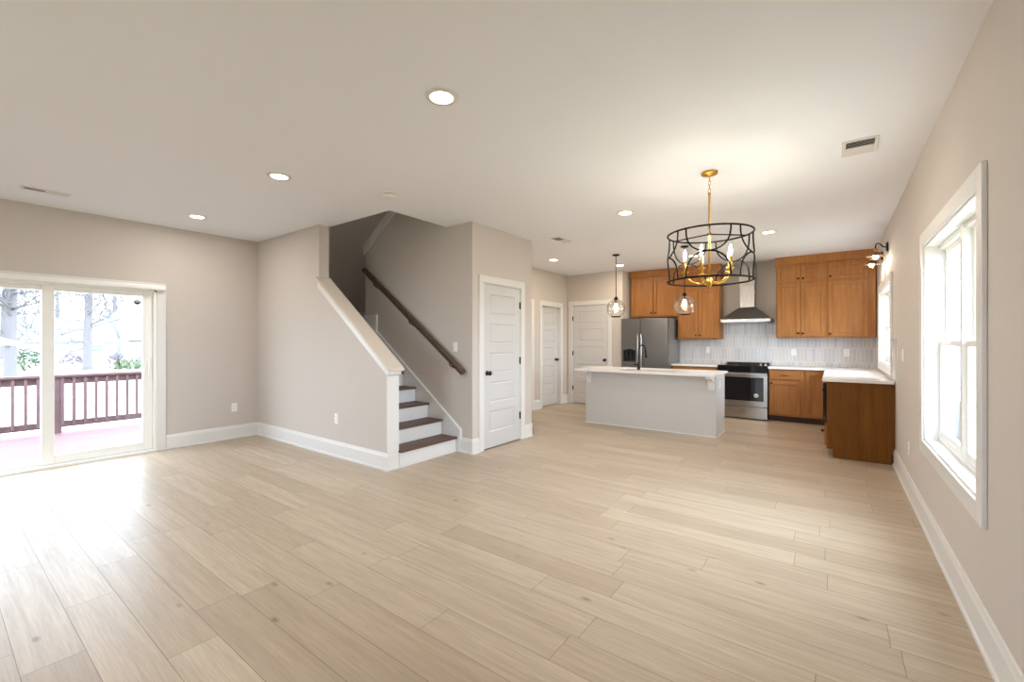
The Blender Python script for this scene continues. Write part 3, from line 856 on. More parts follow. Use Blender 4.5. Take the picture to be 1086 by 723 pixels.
for k in range(4):
    x0 = IX0 + 0.03 + k * 0.483
    mb = MB(T @ Matrix.Translation(Vector((0, 0, 0))))
    for a in range(1):
        y = IY1 - 0.0195
        fr = 0.055
        xx1 = x0 + 0.473
        mb.box(x0, y, 0.12, x0 + fr, y + 0.02, 0.83); mb.box(xx1 - fr, y, 0.12, xx1, y + 0.02, 0.83)
        mb.box(x0 + fr, y, 0.12, xx1 - fr, y + 0.02, 0.12 + fr); mb.box(x0 + fr, y, 0.83 - fr, xx1 - fr, y + 0.02, 0.83)
        mb.box(x0 + fr, y, 0.12 + fr, xx1 - fr, y + 0.011, 0.83 - fr)
    mb.build('door', 'isl', isl, bevel=0.002)
for cx in (-3.215, -1.365):
    mb = MB(T)
    zt0 = 0.855
    pts = [(IY0 - 0.0005, zt0), (IY0 - 0.17, zt0), (IY0 - 0.17, zt0 - 0.035)]
    for i in range(9):
        t = i / 8 * math.pi / 2
        pts.append((IY0 - 0.035 - 0.12 * (1 - math.sin(t)) , zt0 - 0.045 - 0.115 * (1 - math.cos(t))))
    pts += [(IY0 - 0.03, zt0 - 0.20), (IY0 - 0.0005, zt0 - 0.20)]
    mb.prism(pts, 'x', cx - 0.038, cx + 0.038)
    mb.build('corbel', 'trim', isl, bevel=0.002)
plate('wall_outlet', (IX1 + 0.0005, 6.71, 0.72), R(90), 'white outlet on the end of the island', 'outlet', 'outlet')

SKX0, SKX1, SKY0, SKY1 = -2.80, -2.04, 6.66, 7.02
it0, it1 = 0.8555, 0.888
mb = MB()
panel_with_holes(mb, IX0 - 0.07, IX1 + 0.03, 6.235, 7.125, [(SKX0, SKY0, SKX1, SKY1)], lambda a, b, c, d: mb.box(a, c, it0, b, d, it1))
tag(mb.build('countertop', 'quartz'), 'long white quartz top of the kitchen island', 'countertop')
snk = thing('kitchen_sink', (-2.42, 6.84, 0.66), 'stainless sink bowl sunk into the island top', 'sink')
mb = MB(local(snk))
a = 0.012
mb.box(SKX0 - a, SKY0 - a, 0.66, SKX1 + a, SKY1 + a, 0.665)
for x0, y0, x1, y1 in ((SKX0 - a, SKY0 - a, SKX0, SKY1 + a), (SKX1, SKY0 - a, SKX1 + a, SKY1 + a), (SKX0, SKY0 - a, SKX1, SKY0), (SKX0, SKY1, SKX1, SKY1 + a)):
    mb.box(x0, y0, 0.665, x1, y1, it0 - 0.001)
mb.build('bowl', 'steel', snk)
MB(local(snk)).lathe([(0, 0), (0.045, 0), (0.045, 0.004), (0.03, 0.004), (0.025, 0.001), (0, 0.001)], (-2.42, 6.84, 0.6652), 20).build('drain', 'steel', snk)

fc = thing('kitchen_faucet', (-2.437, 6.61, it1), 'matte black gooseneck faucet standing on the island top', 'faucet')
mb = MB()
mb.lathe([(0, 0), (0.028, 0), (0.028, 0.012), (0.021, 0.02), (0.021, 0.11), (0.016, 0.12), (0, 0.12)], (0, 0, 0), 18)
mb.build('faucet_body', 'black', fc)
mb = MB()
pts = [(0, 0, 0.10), (0, 0, 0.29)]
for i in range(1, 11):
    t = i / 10 * math.pi * 0.86
    pts.append((0.02 * (1 - math.cos(t)), 0.09 - 0.09 * math.cos(t), 0.29 + 0.09 * math.sin(t)))
lx, ly, lz = pts[-1]
pts.append((lx + 0.004, ly + 0.02, lz - 0.06))
mb.tube(pts, 0.0135, 10)
mb.tube([pts[-1], (lx + 0.008, ly + 0.035, lz - 0.15)], 0.018, 12)
mb.build('spout', 'black', fc)
mb = MB(); mb.tube([(-0.015, 0, 0.07), (-0.05, 0, 0.073), (-0.075, 0.0, 0.08)], [0.013, 0.012, 0.010], 10)
mb.build('faucet_handle', 'black', fc)

# ------------------------------------------------------------------ refrigerator
FX0, FX1, FY, FZ = -3.372, -2.472, 8.20, 1.765
fr = thing('refrigerator', (-2.922, 8.55, 0), 'stainless side by side refrigerator with an ice dispenser', 'refrigerator')
T = local(fr)
MB(T).box(FX0 + 0.006, FY + 0.075, 0.03, FX1 - 0.004, 8.935, FZ - 0.012).build('body', 'fridgeside', fr, bevel=0.005)
SPL = -2.992
DX0, DX1, DZ0, DZ1 = -3.335, -3.085, 0.93, 1.19
mb = MB(T)
panel_with_holes(mb, FX0, SPL - 0.003, 0.10, FZ, [(DX0, DZ0, DX1, DZ1)], lambda a, b, c, d: mb.box(a, FY, c, b, FY + 0.07, d))
fd = mb.build('freezer_door', 'steeldk', fr)
db = MB(T)
db.box(DX0, FY + 0.055, DZ0, DX1, FY + 0.068, DZ1)
arch = [(DX0, DZ1), (DX0, DZ1 - 0.05)]
for i in range(9):
    u = i / 8
    arch.append((DX0 + (DX1 - DX0) * u, DZ1 - 0.05 + 0.04 * math.sin(u * math.pi)))
arch += [(DX1, DZ1)]
db.prism(arch, 'y', FY - 0.002, FY + 0.05, 1)
db.box(DX0 + 0.07, FY + 0.02, DZ0 + 0.07, DX0 + 0.09, FY + 0.05, DZ1 - 0.05); db.box(DX1 - 0.10, FY + 0.02, DZ0 + 0.07, DX1 - 0.08, FY + 0.05, DZ1 - 0.05)
db.box(DX0, FY + 0.0, DZ0, DX1, FY + 0.055, DZ0 + 0.012)
tag(db.build('ice_dispenser', ['void', 'steeldk'], fd), 'black recessed ice and water dispenser')
rd = MB(T).box(SPL + 0.003, FY, 0.10, FX1, FY + 0.07, FZ).build('fridge_door', 'steeldk', fr, bevel=0.006)
for hx_, par in ((SPL - 0.033, fd), (SPL + 0.037, rd)):
    h_ = MB(T).tube([(hx_, FY - 0.001, 1.46), (hx_, FY - 0.05, 1.45), (hx_, FY - 0.06, 1.40), (hx_, FY - 0.06, 0.75), (hx_, FY - 0.05, 0.70), (hx_, FY - 0.001, 0.69)], 0.014, 10)
    h_.build('door_handle', 'steel', par)
MB(T).box(FX0 + 0.01, FY + 0.03, 0.0, FX1 - 0.01, FY + 0.09, 0.095).build('kick_grille', 'dark', fr)

# ------------------------------------------------------------------ range
RX0, RX1, RY = -1.645, -0.886, 8.335
rg = thing('stove', (-1.265, 8.62, 0), 'slide in stainless electric stove with black glass oven door', 'stove')
T = local(rg)
MB(T).box(RX0 + 0.004, RY + 0.03, 0.04, RX1 - 0.004, YB - 0.015, 0.895).build('body', 'black', rg, bevel=0.003)
ct = MB(T).box(RX0, RY + 0.0, 0.896, RX1, YB - 0.012, 0.912).build('cooktop', 'blackgl', rg, bevel=0.003)
MB(T).box(RX0 + 0.05, YB - 0.07, 0.9125, RX1 - 0.03, YB - 0.014, 0.945).build('back_guard', 'black', rg, bevel=0.004)
for bx, by, br in ((-1.46, 8.52, 0.10), (-1.08, 8.52, 0.085), (-1.46, 8.76, 0.08), (-1.08, 8.76, 0.10)):
    MB(T).lathe([(br - 0.003, 0), (br, 0), (br, 0.0006), (br - 0.003, 0.0006)], (bx, by, 0.9122), 32, close=True).build('burner_ring', 'fridgeside', ct)
MB(T).box(RX0, RY - 0.001, 0.800, RX1, RY + 0.029, 0.8955).build('control_panel', 'blackgl', rg, bevel=0.004)
for kx_ in (-1.605, -1.535, -0.995, -0.925):
    k_ = MB(T).lathe([(0, 0), (0.022, 0), (0.022, 0.008), (0.018, 0.012), (0.017, 0.034), (0.013, 0.038), (0, 0.038)], (kx_, 8.44, 0.9122), 16)
    tag(k_.build('control_knob', 'steel', rg), 'polished steel control knob')
mb = MB(T)
DZ0_, DZ1_ = 0.225, 0.79
wz0, wz1, wx0, wx1 = 0.315, 0.715, RX0 + 0.055, RX1 - 0.055
panel_with_holes(mb, RX0, RX1, DZ0_, DZ1_, [(wx0, wz0, wx1, wz1)], lambda a, b, c, d: mb.box(a, RY - 0.012, c, b, RY + 0.028, d))
od = mb.build('oven_door', 'steel', rg)
MB(T).box(wx0, RY - 0.010, wz0, wx1, RY + 0.02, wz1).build('oven_window', 'blackgl', od)
hb = MB(T)
hb.box(RX0 + 0.01, RY - 0.062, 0.752, RX1 - 0.01, RY - 0.042, 0.783)
hb.box(RX0 + 0.04, RY - 0.043, 0.758, RX0 + 0.07, RY - 0.0125, 0.778); hb.box(RX1 - 0.07, RY - 0.043, 0.758, RX1 - 0.04, RY - 0.0125, 0.778)
hb.build('door_handle', 'steel', od, bevel=0.006)
MB(T).box(RX0, RY - 0.010, 0.02, RX1, RY + 0.028, 0.215).box(RX0, RY - 0.03, 0.185, RX1, RY - 0.0095, 0.215).build('storage_drawer', 'steel', rg, bevel=0.003)
sb = MB(T).lathe([(0, 0), (0.034, 0), (0.034, -0.0008), (0, -0.0008)], (-1.05, RY - 0.0103, 0.41), 24, axis='y')
sb.lathe([(0.022, 0), (0.026, 0), (0.026, -0.0012), (0.022, -0.0012)], (-1.05, RY - 0.0103, 0.41), 24, axis='y', m=1, close=True)
sb.box(-1.064, RY - 0.0118, 0.404, -1.036, RY - 0.0111, 0.412, 1).box(-1.054, RY - 0.0118, 0.412, -1.046, RY - 0.0111, 0.424, 1)
tag(sb.build('round_sticker', ['stick', 'stickg'], od), 'round white sticker with a grey mark')

# ------------------------------------------------------------------ range hood
HXC = -1.24
hd = thing('range_hood', (HXC, 8.70, 1.66), 'stainless pyramid chimney range hood above the stove', 'range hood')
T = local(hd)
hy0, hy1 = 8.46, YB - 0.012
MB(T).box(HXC - 0.385, hy0, 1.662, HXC + 0.385, hy1, 1.712).build('rim', 'steelhood', hd, bevel=0.002)
lo = [(HXC - 0.382, hy0 + 0.003, 1.7125), (HXC + 0.382, hy0 + 0.003, 1.7125), (HXC + 0.382, hy1, 1.7125), (HXC - 0.382, hy1, 1.7125)]
hi = [(HXC - 0.125, 8.70, 1.93), (HXC + 0.125, 8.70, 1.93), (HXC + 0.125, hy1, 1.93), (HXC - 0.125, hy1, 1.93)]
mb = MB(T).add(lo + hi, [(0, 1, 2, 3), (4, 5, 6, 7), (0, 1, 5, 4), (1, 2, 6, 5), (2, 3, 7, 6), (3, 0, 4, 7)])
mb.build('canopy', 'steeldk', hd)
MB(T).box(HXC - 0.115, 8.71, 1.9305, HXC + 0.115, hy1, 2.32).build('chimney', 'steelhood', hd, bevel=0.002)
MB(T).box(HXC - 0.123, 8.702, 2.3205, HXC + 0.123, hy1, H - 0.002).build('chimney_cover', 'steelhood', hd, bevel=0.002)
for xx in (-0.2, 0.2):
    MB(T).lathe([(0, 0), (0.03, 0), (0.03, -0.003), (0, -0.003)], (HXC + xx, 8.60, 1.6618), 16).build('hood_lamp', 'plate', hd)
MB(T).box(HXC - 0.3, hy0 + 0.08, 1.655, HXC + 0.3, hy1 - 0.06, 1.6618).build('filter', 'steel', hd)

# ------------------------------------------------------------------ recessed ceiling lights
def lamp(kind_, name, loc, power, color=(1, 0.95, 0.87), size=0.1, parent=None, spread=None):
    l = bpy.data.lights.new(name, kind_)
    l.energy = power; l.color = color
    if kind_ == 'AREA':
        l.shape = 'DISK'; l.size = size
        if spread: l.spread = spread
    else: l.shadow_soft_size = size
    o = bpy.data.objects.new(name, l); o.location = loc
    col.objects.link(o)
    if parent is not None: o.parent = parent
    return o
def can_proto(loc, label):
    o = thing('recessed_light', loc, label, 'ceiling light', 'recessed ceiling lights')
    MB().lathe([(0.066, -0.0075), (0.090, -0.007), (0.094, -0.0015), (0.094, 0.0), (0.066, 0.0)], (0, 0, 0), 36, close=True).build('trim_ring', 'vent', o)
    MB().lathe([(0, -0.0045), (0.067, -0.0045), (0.067, -0.001), (0, -0.001)], (0, 0, 0), 36).build('lens', 'lens', o)
    return o
cans = [(-1.815, 1.775, 'largest recessed ceiling light, nearest the viewer over the open floor'),
        (-3.805, 1.81, 'recessed ceiling light in front of the stair half wall'),
        (-5.787, 1.845, 'recessed ceiling light closest to the sliding door wall'),
        (-1.84, 4.58, 'recessed ceiling light left of the chandelier canopy'),
        (-3.918, 6.518, 'recessed ceiling light over the hall doors'),
        (-0.678, 6.496, 'recessed ceiling light right of the chandelier, before the wall cabinets'),
        (-3.202, 7.72, 'recessed ceiling light beside the rod of the farther pendant'),
        (-1.87, 7.591, 'recessed ceiling light seen through the chandelier cage')]
c0 = None
for x, y, lb in cans:
    if c0 is None: c0 = o = can_proto((x, y, H), lb)
    else:
        o = clone(c0, (x, y, H)); o['label'] = lb
    lamp('AREA', 'recessed_light_glow', (x, y, H - 0.012), CAN_W, (1, 0.84, 0.64) if y > 5 else (1, 0.97, 0.92), size=0.13)
# unseen row added behind the viewer to light the room from the back
for x, y in ((-1.815, -1.0), (-3.805, -1.0), (-5.787, -1.0)):
    o = clone(c0, (x, y, H)); o['label'] = 'unseen recessed ceiling light added behind the viewer to light the room'
    lamp('AREA', 'recessed_light_glow', (x, y, H - 0.012), CAN_W, size=0.13)

# unseen lamp added upstairs to brighten the stairwell
o = clone(c0, (-5.6, 4.35, 5.3)); o['label'] = 'unseen recessed ceiling light added upstairs to brighten the stairwell'
lamp('AREA', 'recessed_light_glow', (-5.6, 4.35, 5.3 - 0.012), 5.0, size=0.13)

# ------------------------------------------------------------------ vents, smoke detector
def vent(loc, rz, w_, d_, label, n, lean=0.0055):
    o = thing('ceiling_vent', loc, label, 'air vent', 'ceiling air vents', rz=rz)
    b = 0.022
    mb = MB()
    mb.box(-w_ / 2, -d_ / 2, -0.008, -w_ / 2 + b, d_ / 2, 0); mb.box(w_ / 2 - b, -d_ / 2, -0.008, w_ / 2, d_ / 2, 0)
    mb.box(-w_ / 2 + b, -d_ / 2, -0.008, w_ / 2 - b, -d_ / 2 + b, 0); mb.box(-w_ / 2 + b, d_ / 2 - b, -0.008, w_ / 2 - b, d_ / 2, 0)
    mb.build('frame', 'vent', o, bevel=0.002)
    MB().box(-w_ / 2 + b, -d_ / 2 + b, -0.0012, w_ / 2 - b, d_ / 2 - b, -0.0004).build('shade_backing', 'shadow', o)  # dark sheet standing in for the shade inside the duct
    mb = MB()
    L = w_ - 2 * b
    for i in range(n):
        x = -w_ / 2 + b + L * (i + 0.5) / n
        s_ = lean if x < 0 else -0.0055
        mb.add([(x - 0.0015 - s_, -d_ / 2 + b, -0.0075), (x + 0.0015 - s_, -d_ / 2 + b, -0.0075), (x + 0.0015 + s_, -d_ / 2 + b, -0.0015), (x - 0.0015 + s_, -d_ / 2 + b, -0.0015),
                (x - 0.0015 - s_, d_ / 2 - b, -0.0075), (x + 0.0015 - s_, d_ / 2 - b, -0.0075), (x + 0.0015 + s_, d_ / 2 - b, -0.0015), (x - 0.0015 + s_, d_ / 2 - b, -0.0015)],
               [(0, 1, 2, 3), (4, 5, 6, 7), (0, 1, 5, 4), (1, 2, 6, 5), (2, 3, 7, 6), (3, 0, 4, 7)])
    mb.build('louvre', 'vent', o)
    MB().box(-0.006, -d_ / 2 + b, -0.0075, 0.006, d_ / 2 - b, -0.001).build('centre_bar', 'vent', o)
    return o
vent((0.151, 4.02, H), R(90), 0.31, 0.205, 'white ceiling vent near the window wall', 10)
vent((-5.945, 0.69, H), R(90), 0.32, 0.13, 'white ceiling vent near the sliding door wall', 22, 0.0016)
vent((-3.05, 5.28, H), R(90), 0.36, 0.16, 'pale ceiling vent in front of the hall doors', 20)
sm = thing('smoke_detector', (-3.401, 2.646, H), 'round white smoke detector on the ceiling before the stairs', 'smoke detector')
MB().lathe([(0.0, 0), (0.066, 0), (0.068, -0.010), (0.066, -0.012)], (0, 0, 0), 32).build('base', 'plate', sm)
MB().lathe([(0.056, -0.012), (0.056, -0.017)], (0, 0, 0), 32).build('sensor_slot', 'dark', sm)
MB().lathe([(0.062, -0.017), (0.062, -0.032), (0.052, -0.040), (0, -0.041)], (0, 0, 0), 32).build('cover', 'plate', sm)

# ------------------------------------------------------------------ chandelier
CX, CY = -0.834, 3.90
ch = thing('chandelier', (CX, CY, H), 'black open cage drum chandelier with brass candle arms', 'chandelier')
vdir = math.atan2(CY, CX)                      # direction away from viewer
def pol(a, r, z): return (r * math.cos(a), r * math.sin(a), z)
MB().lathe([(0, 0), (0.064, 0), (0.064, -0.014), (0.058, -0.02), (0.018, -0.026), (0.008, -0.04), (0, -0.042)], (0, 0, 0), 32).build('ceiling_canopy', 'brass', ch)
ZT, ZB, RC = -0.515, -0.905, 0.328
mb = MB()
zz = -0.045
for i in range(4):
    ax = i % 2
    pts = []
    for q in range(12):
        t = 2 * math.pi * q / 12
        a, b = 0.010 * math.cos(t), 0.020 * math.sin(t)
        pts.append((a, 0, zz - 0.012 + b) if ax else (0, a, zz - 0.012 + b))
    mb.tube(pts, 0.0028, 6, closed=True); zz -= 0.032
mb.build('chain', 'brass', ch)
mb = MB()
mb.lathe([(0, -0.168), (0.012, -0.17), (0.012, -0.185), (0.0085, -0.19), (0.0085, -0.90), (0, -0.90)], (0, 0, 0), 14)
mb.build('stem', 'brass', ch)
mb = MB()
mb.lathe([(0, -0.875), (0.016, -0.88), (0.03, -0.905), (0.034, -0.918), (0.02, -0.935), (0.012, -0.955), (0, -0.965)], (0, 0, 0), 20)
mb.build('hub', 'brass', ch)
for name_, z in (('top_ring', ZT), ('bottom_ring', ZB)):
    MB().tube([pol(2 * math.pi * i / 64, RC, z) for i in range(64)], 0.0078, 8, closed=True).build(name_, 'cage', ch)
MB().lathe([(0, ZT + 0.012), (0.016, ZT + 0.010), (0.016, ZT - 0.010), (0, ZT - 0.012)], (0, 0, 0), 16).build('spoke_collar', 'black', ch)
for k in range(3):
    a = vdir + math.pi + k * 2 * math.pi / 3
    MB().tube([pol(a, 0.012, ZT), pol(a, RC, ZT)], 0.0055, 8).build('spoke', 'cage', ch)
ZM = (ZT + ZB) / 2
hv = R(29)
for k in range(5):
    a0 = vdir + math.pi - R(2) + k * 2 * math.pi / 5
    for top in (True, False):
        pts = []
        for i in range(25):
            t = i / 24 * math.pi
            a = a0 + hv * math.cos(t)
            dz = math.sin(t) ** 0.75 * (ZT - ZM) 
            z = (ZT - dz) if top else (ZB + dz)
            pts.append(pol(a, RC, z))
        MB().tube(pts, 0.0064, 6).build('cage_arch', 'cage', ch)
for k in range(5):
    a = vdir + math.pi / 2 + k * 2 * math.pi / 5
    mb = MB()
    mb.tube([pol(a, 0.02, -0.915), pol(a, 0.08, -0.925), pol(a, 0.14, -0.905), pol(a, 0.178, -0.865), pol(a, 0.19, -0.835)], 0.007, 8)
    arm = mb.build('arm', 'brass', ch)
    x, y, _ = pol(a, 0.19, 0)
    MB().lathe([(0, -0.86), (0.010, -0.855), (0.014, -0.835), (0.028, -0.825), (0.030, -0.818), (0.012, -0.815), (0, -0.815)], (x, y, 0), 16).build('bobeche', 'brass', arm)
    MB().lathe([(0, -0.815), (0.0115, -0.815), (0.0115, -0.725), (0, -0.724)], (x, y, 0), 14).build('candle_sleeve', 'brass', arm)
    MB().lathe([(0, -0.723), (0.006, -0.72), (0.0105, -0.70), (0.0115, -0.685), (0.0085, -0.662), (0.003, -0.638), (0, -0.633)], (x, y, 0), 14).build('candle_bulb', 'candle', arm)

# ------------------------------------------------------------------ pendants
def pendant(loc, label):
    o = thing('pendant_light', loc, label, 'pendant light', 'glass globe pendants over the island')
    MB().lathe([(0, 0), (0.06, 0), (0.06, -0.008), (0.05, -0.018), (0.008, -0.024), (0, -0.024)], (0, 0, 0), 24).build('ceiling_canopy', 'bronze', o)
    MB().tube([(0, 0, -0.02), (0, 0, -0.70)], 0.0065, 8).build('rod', 'bronze', o)
    MB().lathe([(0, -0.685), (0.018, -0.69), (0.03, -0.715), (0.036, -0.735), (0.036, -0.742), (0.017, -0.745), (0.017, -0.79), (0, -0.79)], (0, 0, 0), 20).build('socket_cap', 'bronze', o)
    R_ = 0.15
    zc = -0.735 - math.sqrt(R_ ** 2 - 0.036 ** 2)
    prof = []
    a0 = math.asin(0.036 / R_)
    a1 = math.pi - math.asin(0.075 / R_)
    for i in range(19):
        t = a0 + (a1 - a0) * i / 18
        prof.append((R_ * math.sin(t), zc + R_ * math.cos(t)))
    MB().lathe(prof, (0, 0, 0), 36, close=True).build('globe', 'globe', o)
    zb = prof[-1][1]
    MB().lathe([(0.070, zb + 0.005), (0.079, zb + 0.005), (0.079, zb - 0.009), (0.070, zb - 0.009), (0.070, zb + 0.005)], (0, 0, 0), 32, close=True).build('bottom_band', 'bronze', o)
    MB().lathe([(0, -0.792), (0.013, -0.795), (0.015, -0.81), (0.030, -0.845), (0.031, -0.865), (0.022, -0.89), (0, -0.90)], (0, 0, 0), 18).build('light_bulb', 'bulb', o)
    return o
p1 = pendant((-2.86, 6.73, H), 'glass globe pendant in front of the far white door')
p2 = clone(p1, (-1.783, 6.73, H)); p2['label'] = 'glass globe pendant hanging below the chandelier, before the wall cabinets'
for x in (-2.86, -1.783): lamp('POINT', 'pendant_glow', (x, 6.73, H - 0.915), PEND_W, (1, 0.88, 0.72), 0.015)

# ------------------------------------------------------------------ barn wall lamps over the counter window
def sconce(loc, label):
    o = thing('wall_lamp', loc, label, 'wall lamp', 'barn style lamps over the counter window', rz=R(-90))
    MB().lathe([(0, 0), (0.058, 0), (0.058, -0.012), (0.05, -0.02), (0, -0.022)], (0, 0, 0), 24, axis='y').build('wall_plate', 'black', o)
    pts = [(0, -0.02, 0.0), (0, -0.035, 0.0), (0, -0.05, 0.006), (0, -0.065, 0.03), (0, -0.08, 0.048), (0, -0.098, 0.052), (0, -0.112, 0.042), (0, -0.117, 0.02), (0, -0.118, -0.015)]
    MB().tube(pts, 0.0075, 10).build('gooseneck', 'black', o)
    yc = -0.118
    MB().lathe([(0, -0.01), (0.02, -0.012), (0.023, -0.03), (0.023, -0.052), (0.0, -0.053)], (0, yc, 0), 20).build('socket', 'brass', o)
    MB().lathe([(0.022, -0.050), (0.035, -0.056), (0.060, -0.078), (0.096, -0.106), (0.097, -0.110), (0.060, -0.083), (0.034, -0.061), (0.020, -0.055)], (0, yc, 0), 28, close=True).build('shade', 'shade', o)
    MB().lathe([(0, -0.056), (0.012, -0.058), (0.014, -0.07), (0.028, -0.10), (0.029, -0.115), (0.02, -0.136), (0, -0.144)], (0, yc, 0), 18).build('light_bulb', 'bulb', o)
    return o
s1 = sconce((XR, 6.943, 2.475), 'barn style wall lamp nearer the viewer, with its round plate showing')
s2 = clone(s1, (XR, 7.66, 2.475)); s2['label'] = 'barn style wall lamp closer to the corner cabinet'
for y in (6.943, 7.66): lamp('POINT', 'wall_lamp_glow', (XR - 0.118, y, 2.475 - 0.16), SCONCE_W, (1, 0.88, 0.72), 0.02)

# ------------------------------------------------------------------ outside: ground, deck, railing
S(MB().box(-140, -90, -1.2, 90, 130, -0.8).build('ground', 'lawn'), 'pale winter lawn around the house', 'ground')
dk = MB()
xx = -6.80
while xx > -9.75:
    dk.box(xx - 0.135, -4.0, -0.12, xx, 6.0, -0.085); xx -= 0.142
S(dk.build('floor_deck', 'deck'), 'reddish wooden deck boards outside the sliding door', 'deck')
RXX = -9.62
DKZ = -0.085
dr = thing('deck_railing', (RXX, 1.0, DKZ), 'reddish brown wooden deck railing with square balusters', 'railing')
T = local(dr)
MB(T).box(RXX - 0.07, -4.0, 0.775, RXX + 0.07, 6.0, 0.812).build('top_rail', 'deckrail', dr, bevel=0.004)
MB(T).box(RXX - 0.02, -4.0, 0.665, RXX + 0.02, 6.0, 0.774).build('upper_rail', 'deckrail', dr, bevel=0.003)
MB(T).box(RXX - 0.02, -4.0, 0.0, RXX + 0.02, 6.0, 0.095).build('bottom_rail', 'deckrail', dr, bevel=0.003)
for y in (-2.2, -0.48, 1.235, 2.95, 4.7):
    MB(T).box(RXX - 0.062, y - 0.045, DKZ, RXX - 0.021, y + 0.045, 0.774).box(RXX + 0.021, y - 0.045, DKZ, RXX + 0.03, y + 0.045, 0.774).build('post', 'deckrail', dr, bevel=0.003)
yb = 1.287 - 0.1275 * 20
while yb < 5.0:
    if abs(yb - 1.16) > 0.04:
        MB(T).box(RXX + 0.0205, yb - 0.018, 0.03, RXX + 0.055, yb + 0.018, 0.76).build('baluster', 'deckrail', dr)
    yb += 0.1275

# ------------------------------------------------------------------ outside: trees
def bare_tree(name, loc, h_, r0, seed, label, depth=5):
    rnd = random.Random(seed)
    o = thing(name, loc, label, 'tree', 'bare trees beyond the deck')
    tk = MB(); br = MB()
    ang = rnd.uniform(0, 6.28)
    trunk = [(0, 0, -0.15), (0.0, 0, 0.25), (0.05 * math.cos(ang), 0.05 * math.sin(ang), h_ * 0.2), (0.12 * math.cos(ang), 0.1, h_ * 0.45), (0.1, 0.15 * math.sin(ang), h_ * 0.75), (0.2 * math.cos(ang), 0.1, h_)]
    tk.tube(trunk, [r0 * 1.6, r0 * 1.1, r0, r0 * 0.8, r0 * 0.45, r0 * 0.1], 10)
    def grow(p, d, L, r, lv):
        pts = [p]; rs = [r]
        n = 4
        for i in range(n):
            d = (d + Vector((rnd.uniform(-.28, .28), rnd.uniform(-.28, .28), rnd.uniform(-.15, .25)))).normalized()
            p = p + d * (L / n); pts.append(p); rs.append(r * (1 - 0.6 * (i + 1) / n))
        br.tube(pts, rs, 4 if lv < 3 else 5)
        if lv > 1:
            for i in range(4 if lv > 2 else 3):
                q = pts[rnd.randint(1, n)]
                nd = (d + Vector((rnd.uniform(-1, 1), rnd.uniform(-1, 1), rnd.uniform(-.4, .7)))).normalized()
                grow(q, nd, L * rnd.uniform(.5, .75), max(r * 0.5, 0.016), lv - 1)
    for i in range(26):
        t = rnd.uniform(0.12, 0.5) if i < 20 else rnd.uniform(0.5, 0.9)
        z = h_ * t
        a = rnd.uniform(0, 6.28)
        grow(Vector((0.08, 0.05, z)), Vector((math.cos(a), math.sin(a), rnd.uniform(-.1, .6))).normalized(), h_ * rnd.uniform(.16, .30) * (1.15 - t * 0.6), r0 * 0.21 * (1.2 - t), depth - 1)
    tk.build('trunk', 'bark', o); br.build('branches', 'bark', o)
    return o
G0 = -0.8
trees = [(-44.0, 7.2, 13, 0.25, 11, 'bare pale tree standing upright in the middle of the open door pane'),
         (-31.0, 2.45, 13, 0.21, 12, 'thick bare tree trunk behind the fixed door pane'),
         (-78.0, 5.6, 14, 0.30, 13, 'far bare tree behind the thick trunk in the fixed door pane'),
         (-98.0, 12.5, 15, 0.3, 14, 'far bare tree left of the pale house'),
         (-84.0, 16.5, 15, 0.3, 15, 'far bare tree rising between the two pale houses')]
for x, y, h_, r0, sd_, lb in trees: bare_tree('bare_tree', (x, y, G0), h_, r0, sd_, lb)

# ------------------------------------------------------------------ outside: houses and shrubs
def house(name, loc, sx, sy, hw, hr_, label, rz=0.0, wins=(), ridge='y'):
    o = thing(name, loc, label, 'house', rz=rz)
    MB().box(-sx / 2, -sy / 2, 0, sx / 2, sy / 2, hw).build('wall', 'siding', o)
    rf = MB()
    if ridge == 'y':
        rf.prism([(-sx / 2 - .4, hw - .1), (sx / 2 + .4, hw - .1), (0, hw + hr_)], 'y', -sy / 2 - .3, sy / 2 + .3)
    else:
        rf.prism([(-sy / 2 - .4, hw - .1), (sy / 2 + .4, hw - .1), (0, hw + hr_)], 'x', -sx / 2 - .3, sx / 2 + .3)
    rf.build('roof', 'roof', o)
    for (yy, z, ww, hh) in wins:
        f = MB().box(sx / 2 - 0.02, yy - ww / 2, z, sx / 2 + 0.05, yy + ww / 2, z + hh).build('window', 'trim', o)
        MB().box(sx / 2 + 0.045, yy - ww / 2 + .1, z + .1, sx / 2 + 0.06, yy + ww / 2 - .1, z + hh - .1).build('pane', 'darkwin', f)
    return o
house('house', (-64, 8.6, G0), 9, 6.4, 2.1, 2.3, 'low pale house behind the middle tree', wins=[(1.8, 0.9, 1.1, 0.95), (-1.6, 0.9, 1.1, 0.95)])
h2 = house('house', (-70, 18.2, G0), 9, 9.0, 2.6, 3.2, 'pale house with a dark pointed gable at the edge of the sliding pane', wins=[(-2.5, 0.8, 1.2, 1.2)])
h2_d = MB().prism([(-4.5, 2.0), (-2.3, 2.0), (-3.4, 4.2)], 'x', 2.0, 4.9).build('dormer', 'siding', h2)
MB().prism([(-4.2, 1.9), (-2.6, 1.9), (-3.4, 3.4)], 'x', 4.88, 4.95).build('gable_shingle', 'found', h2_d)
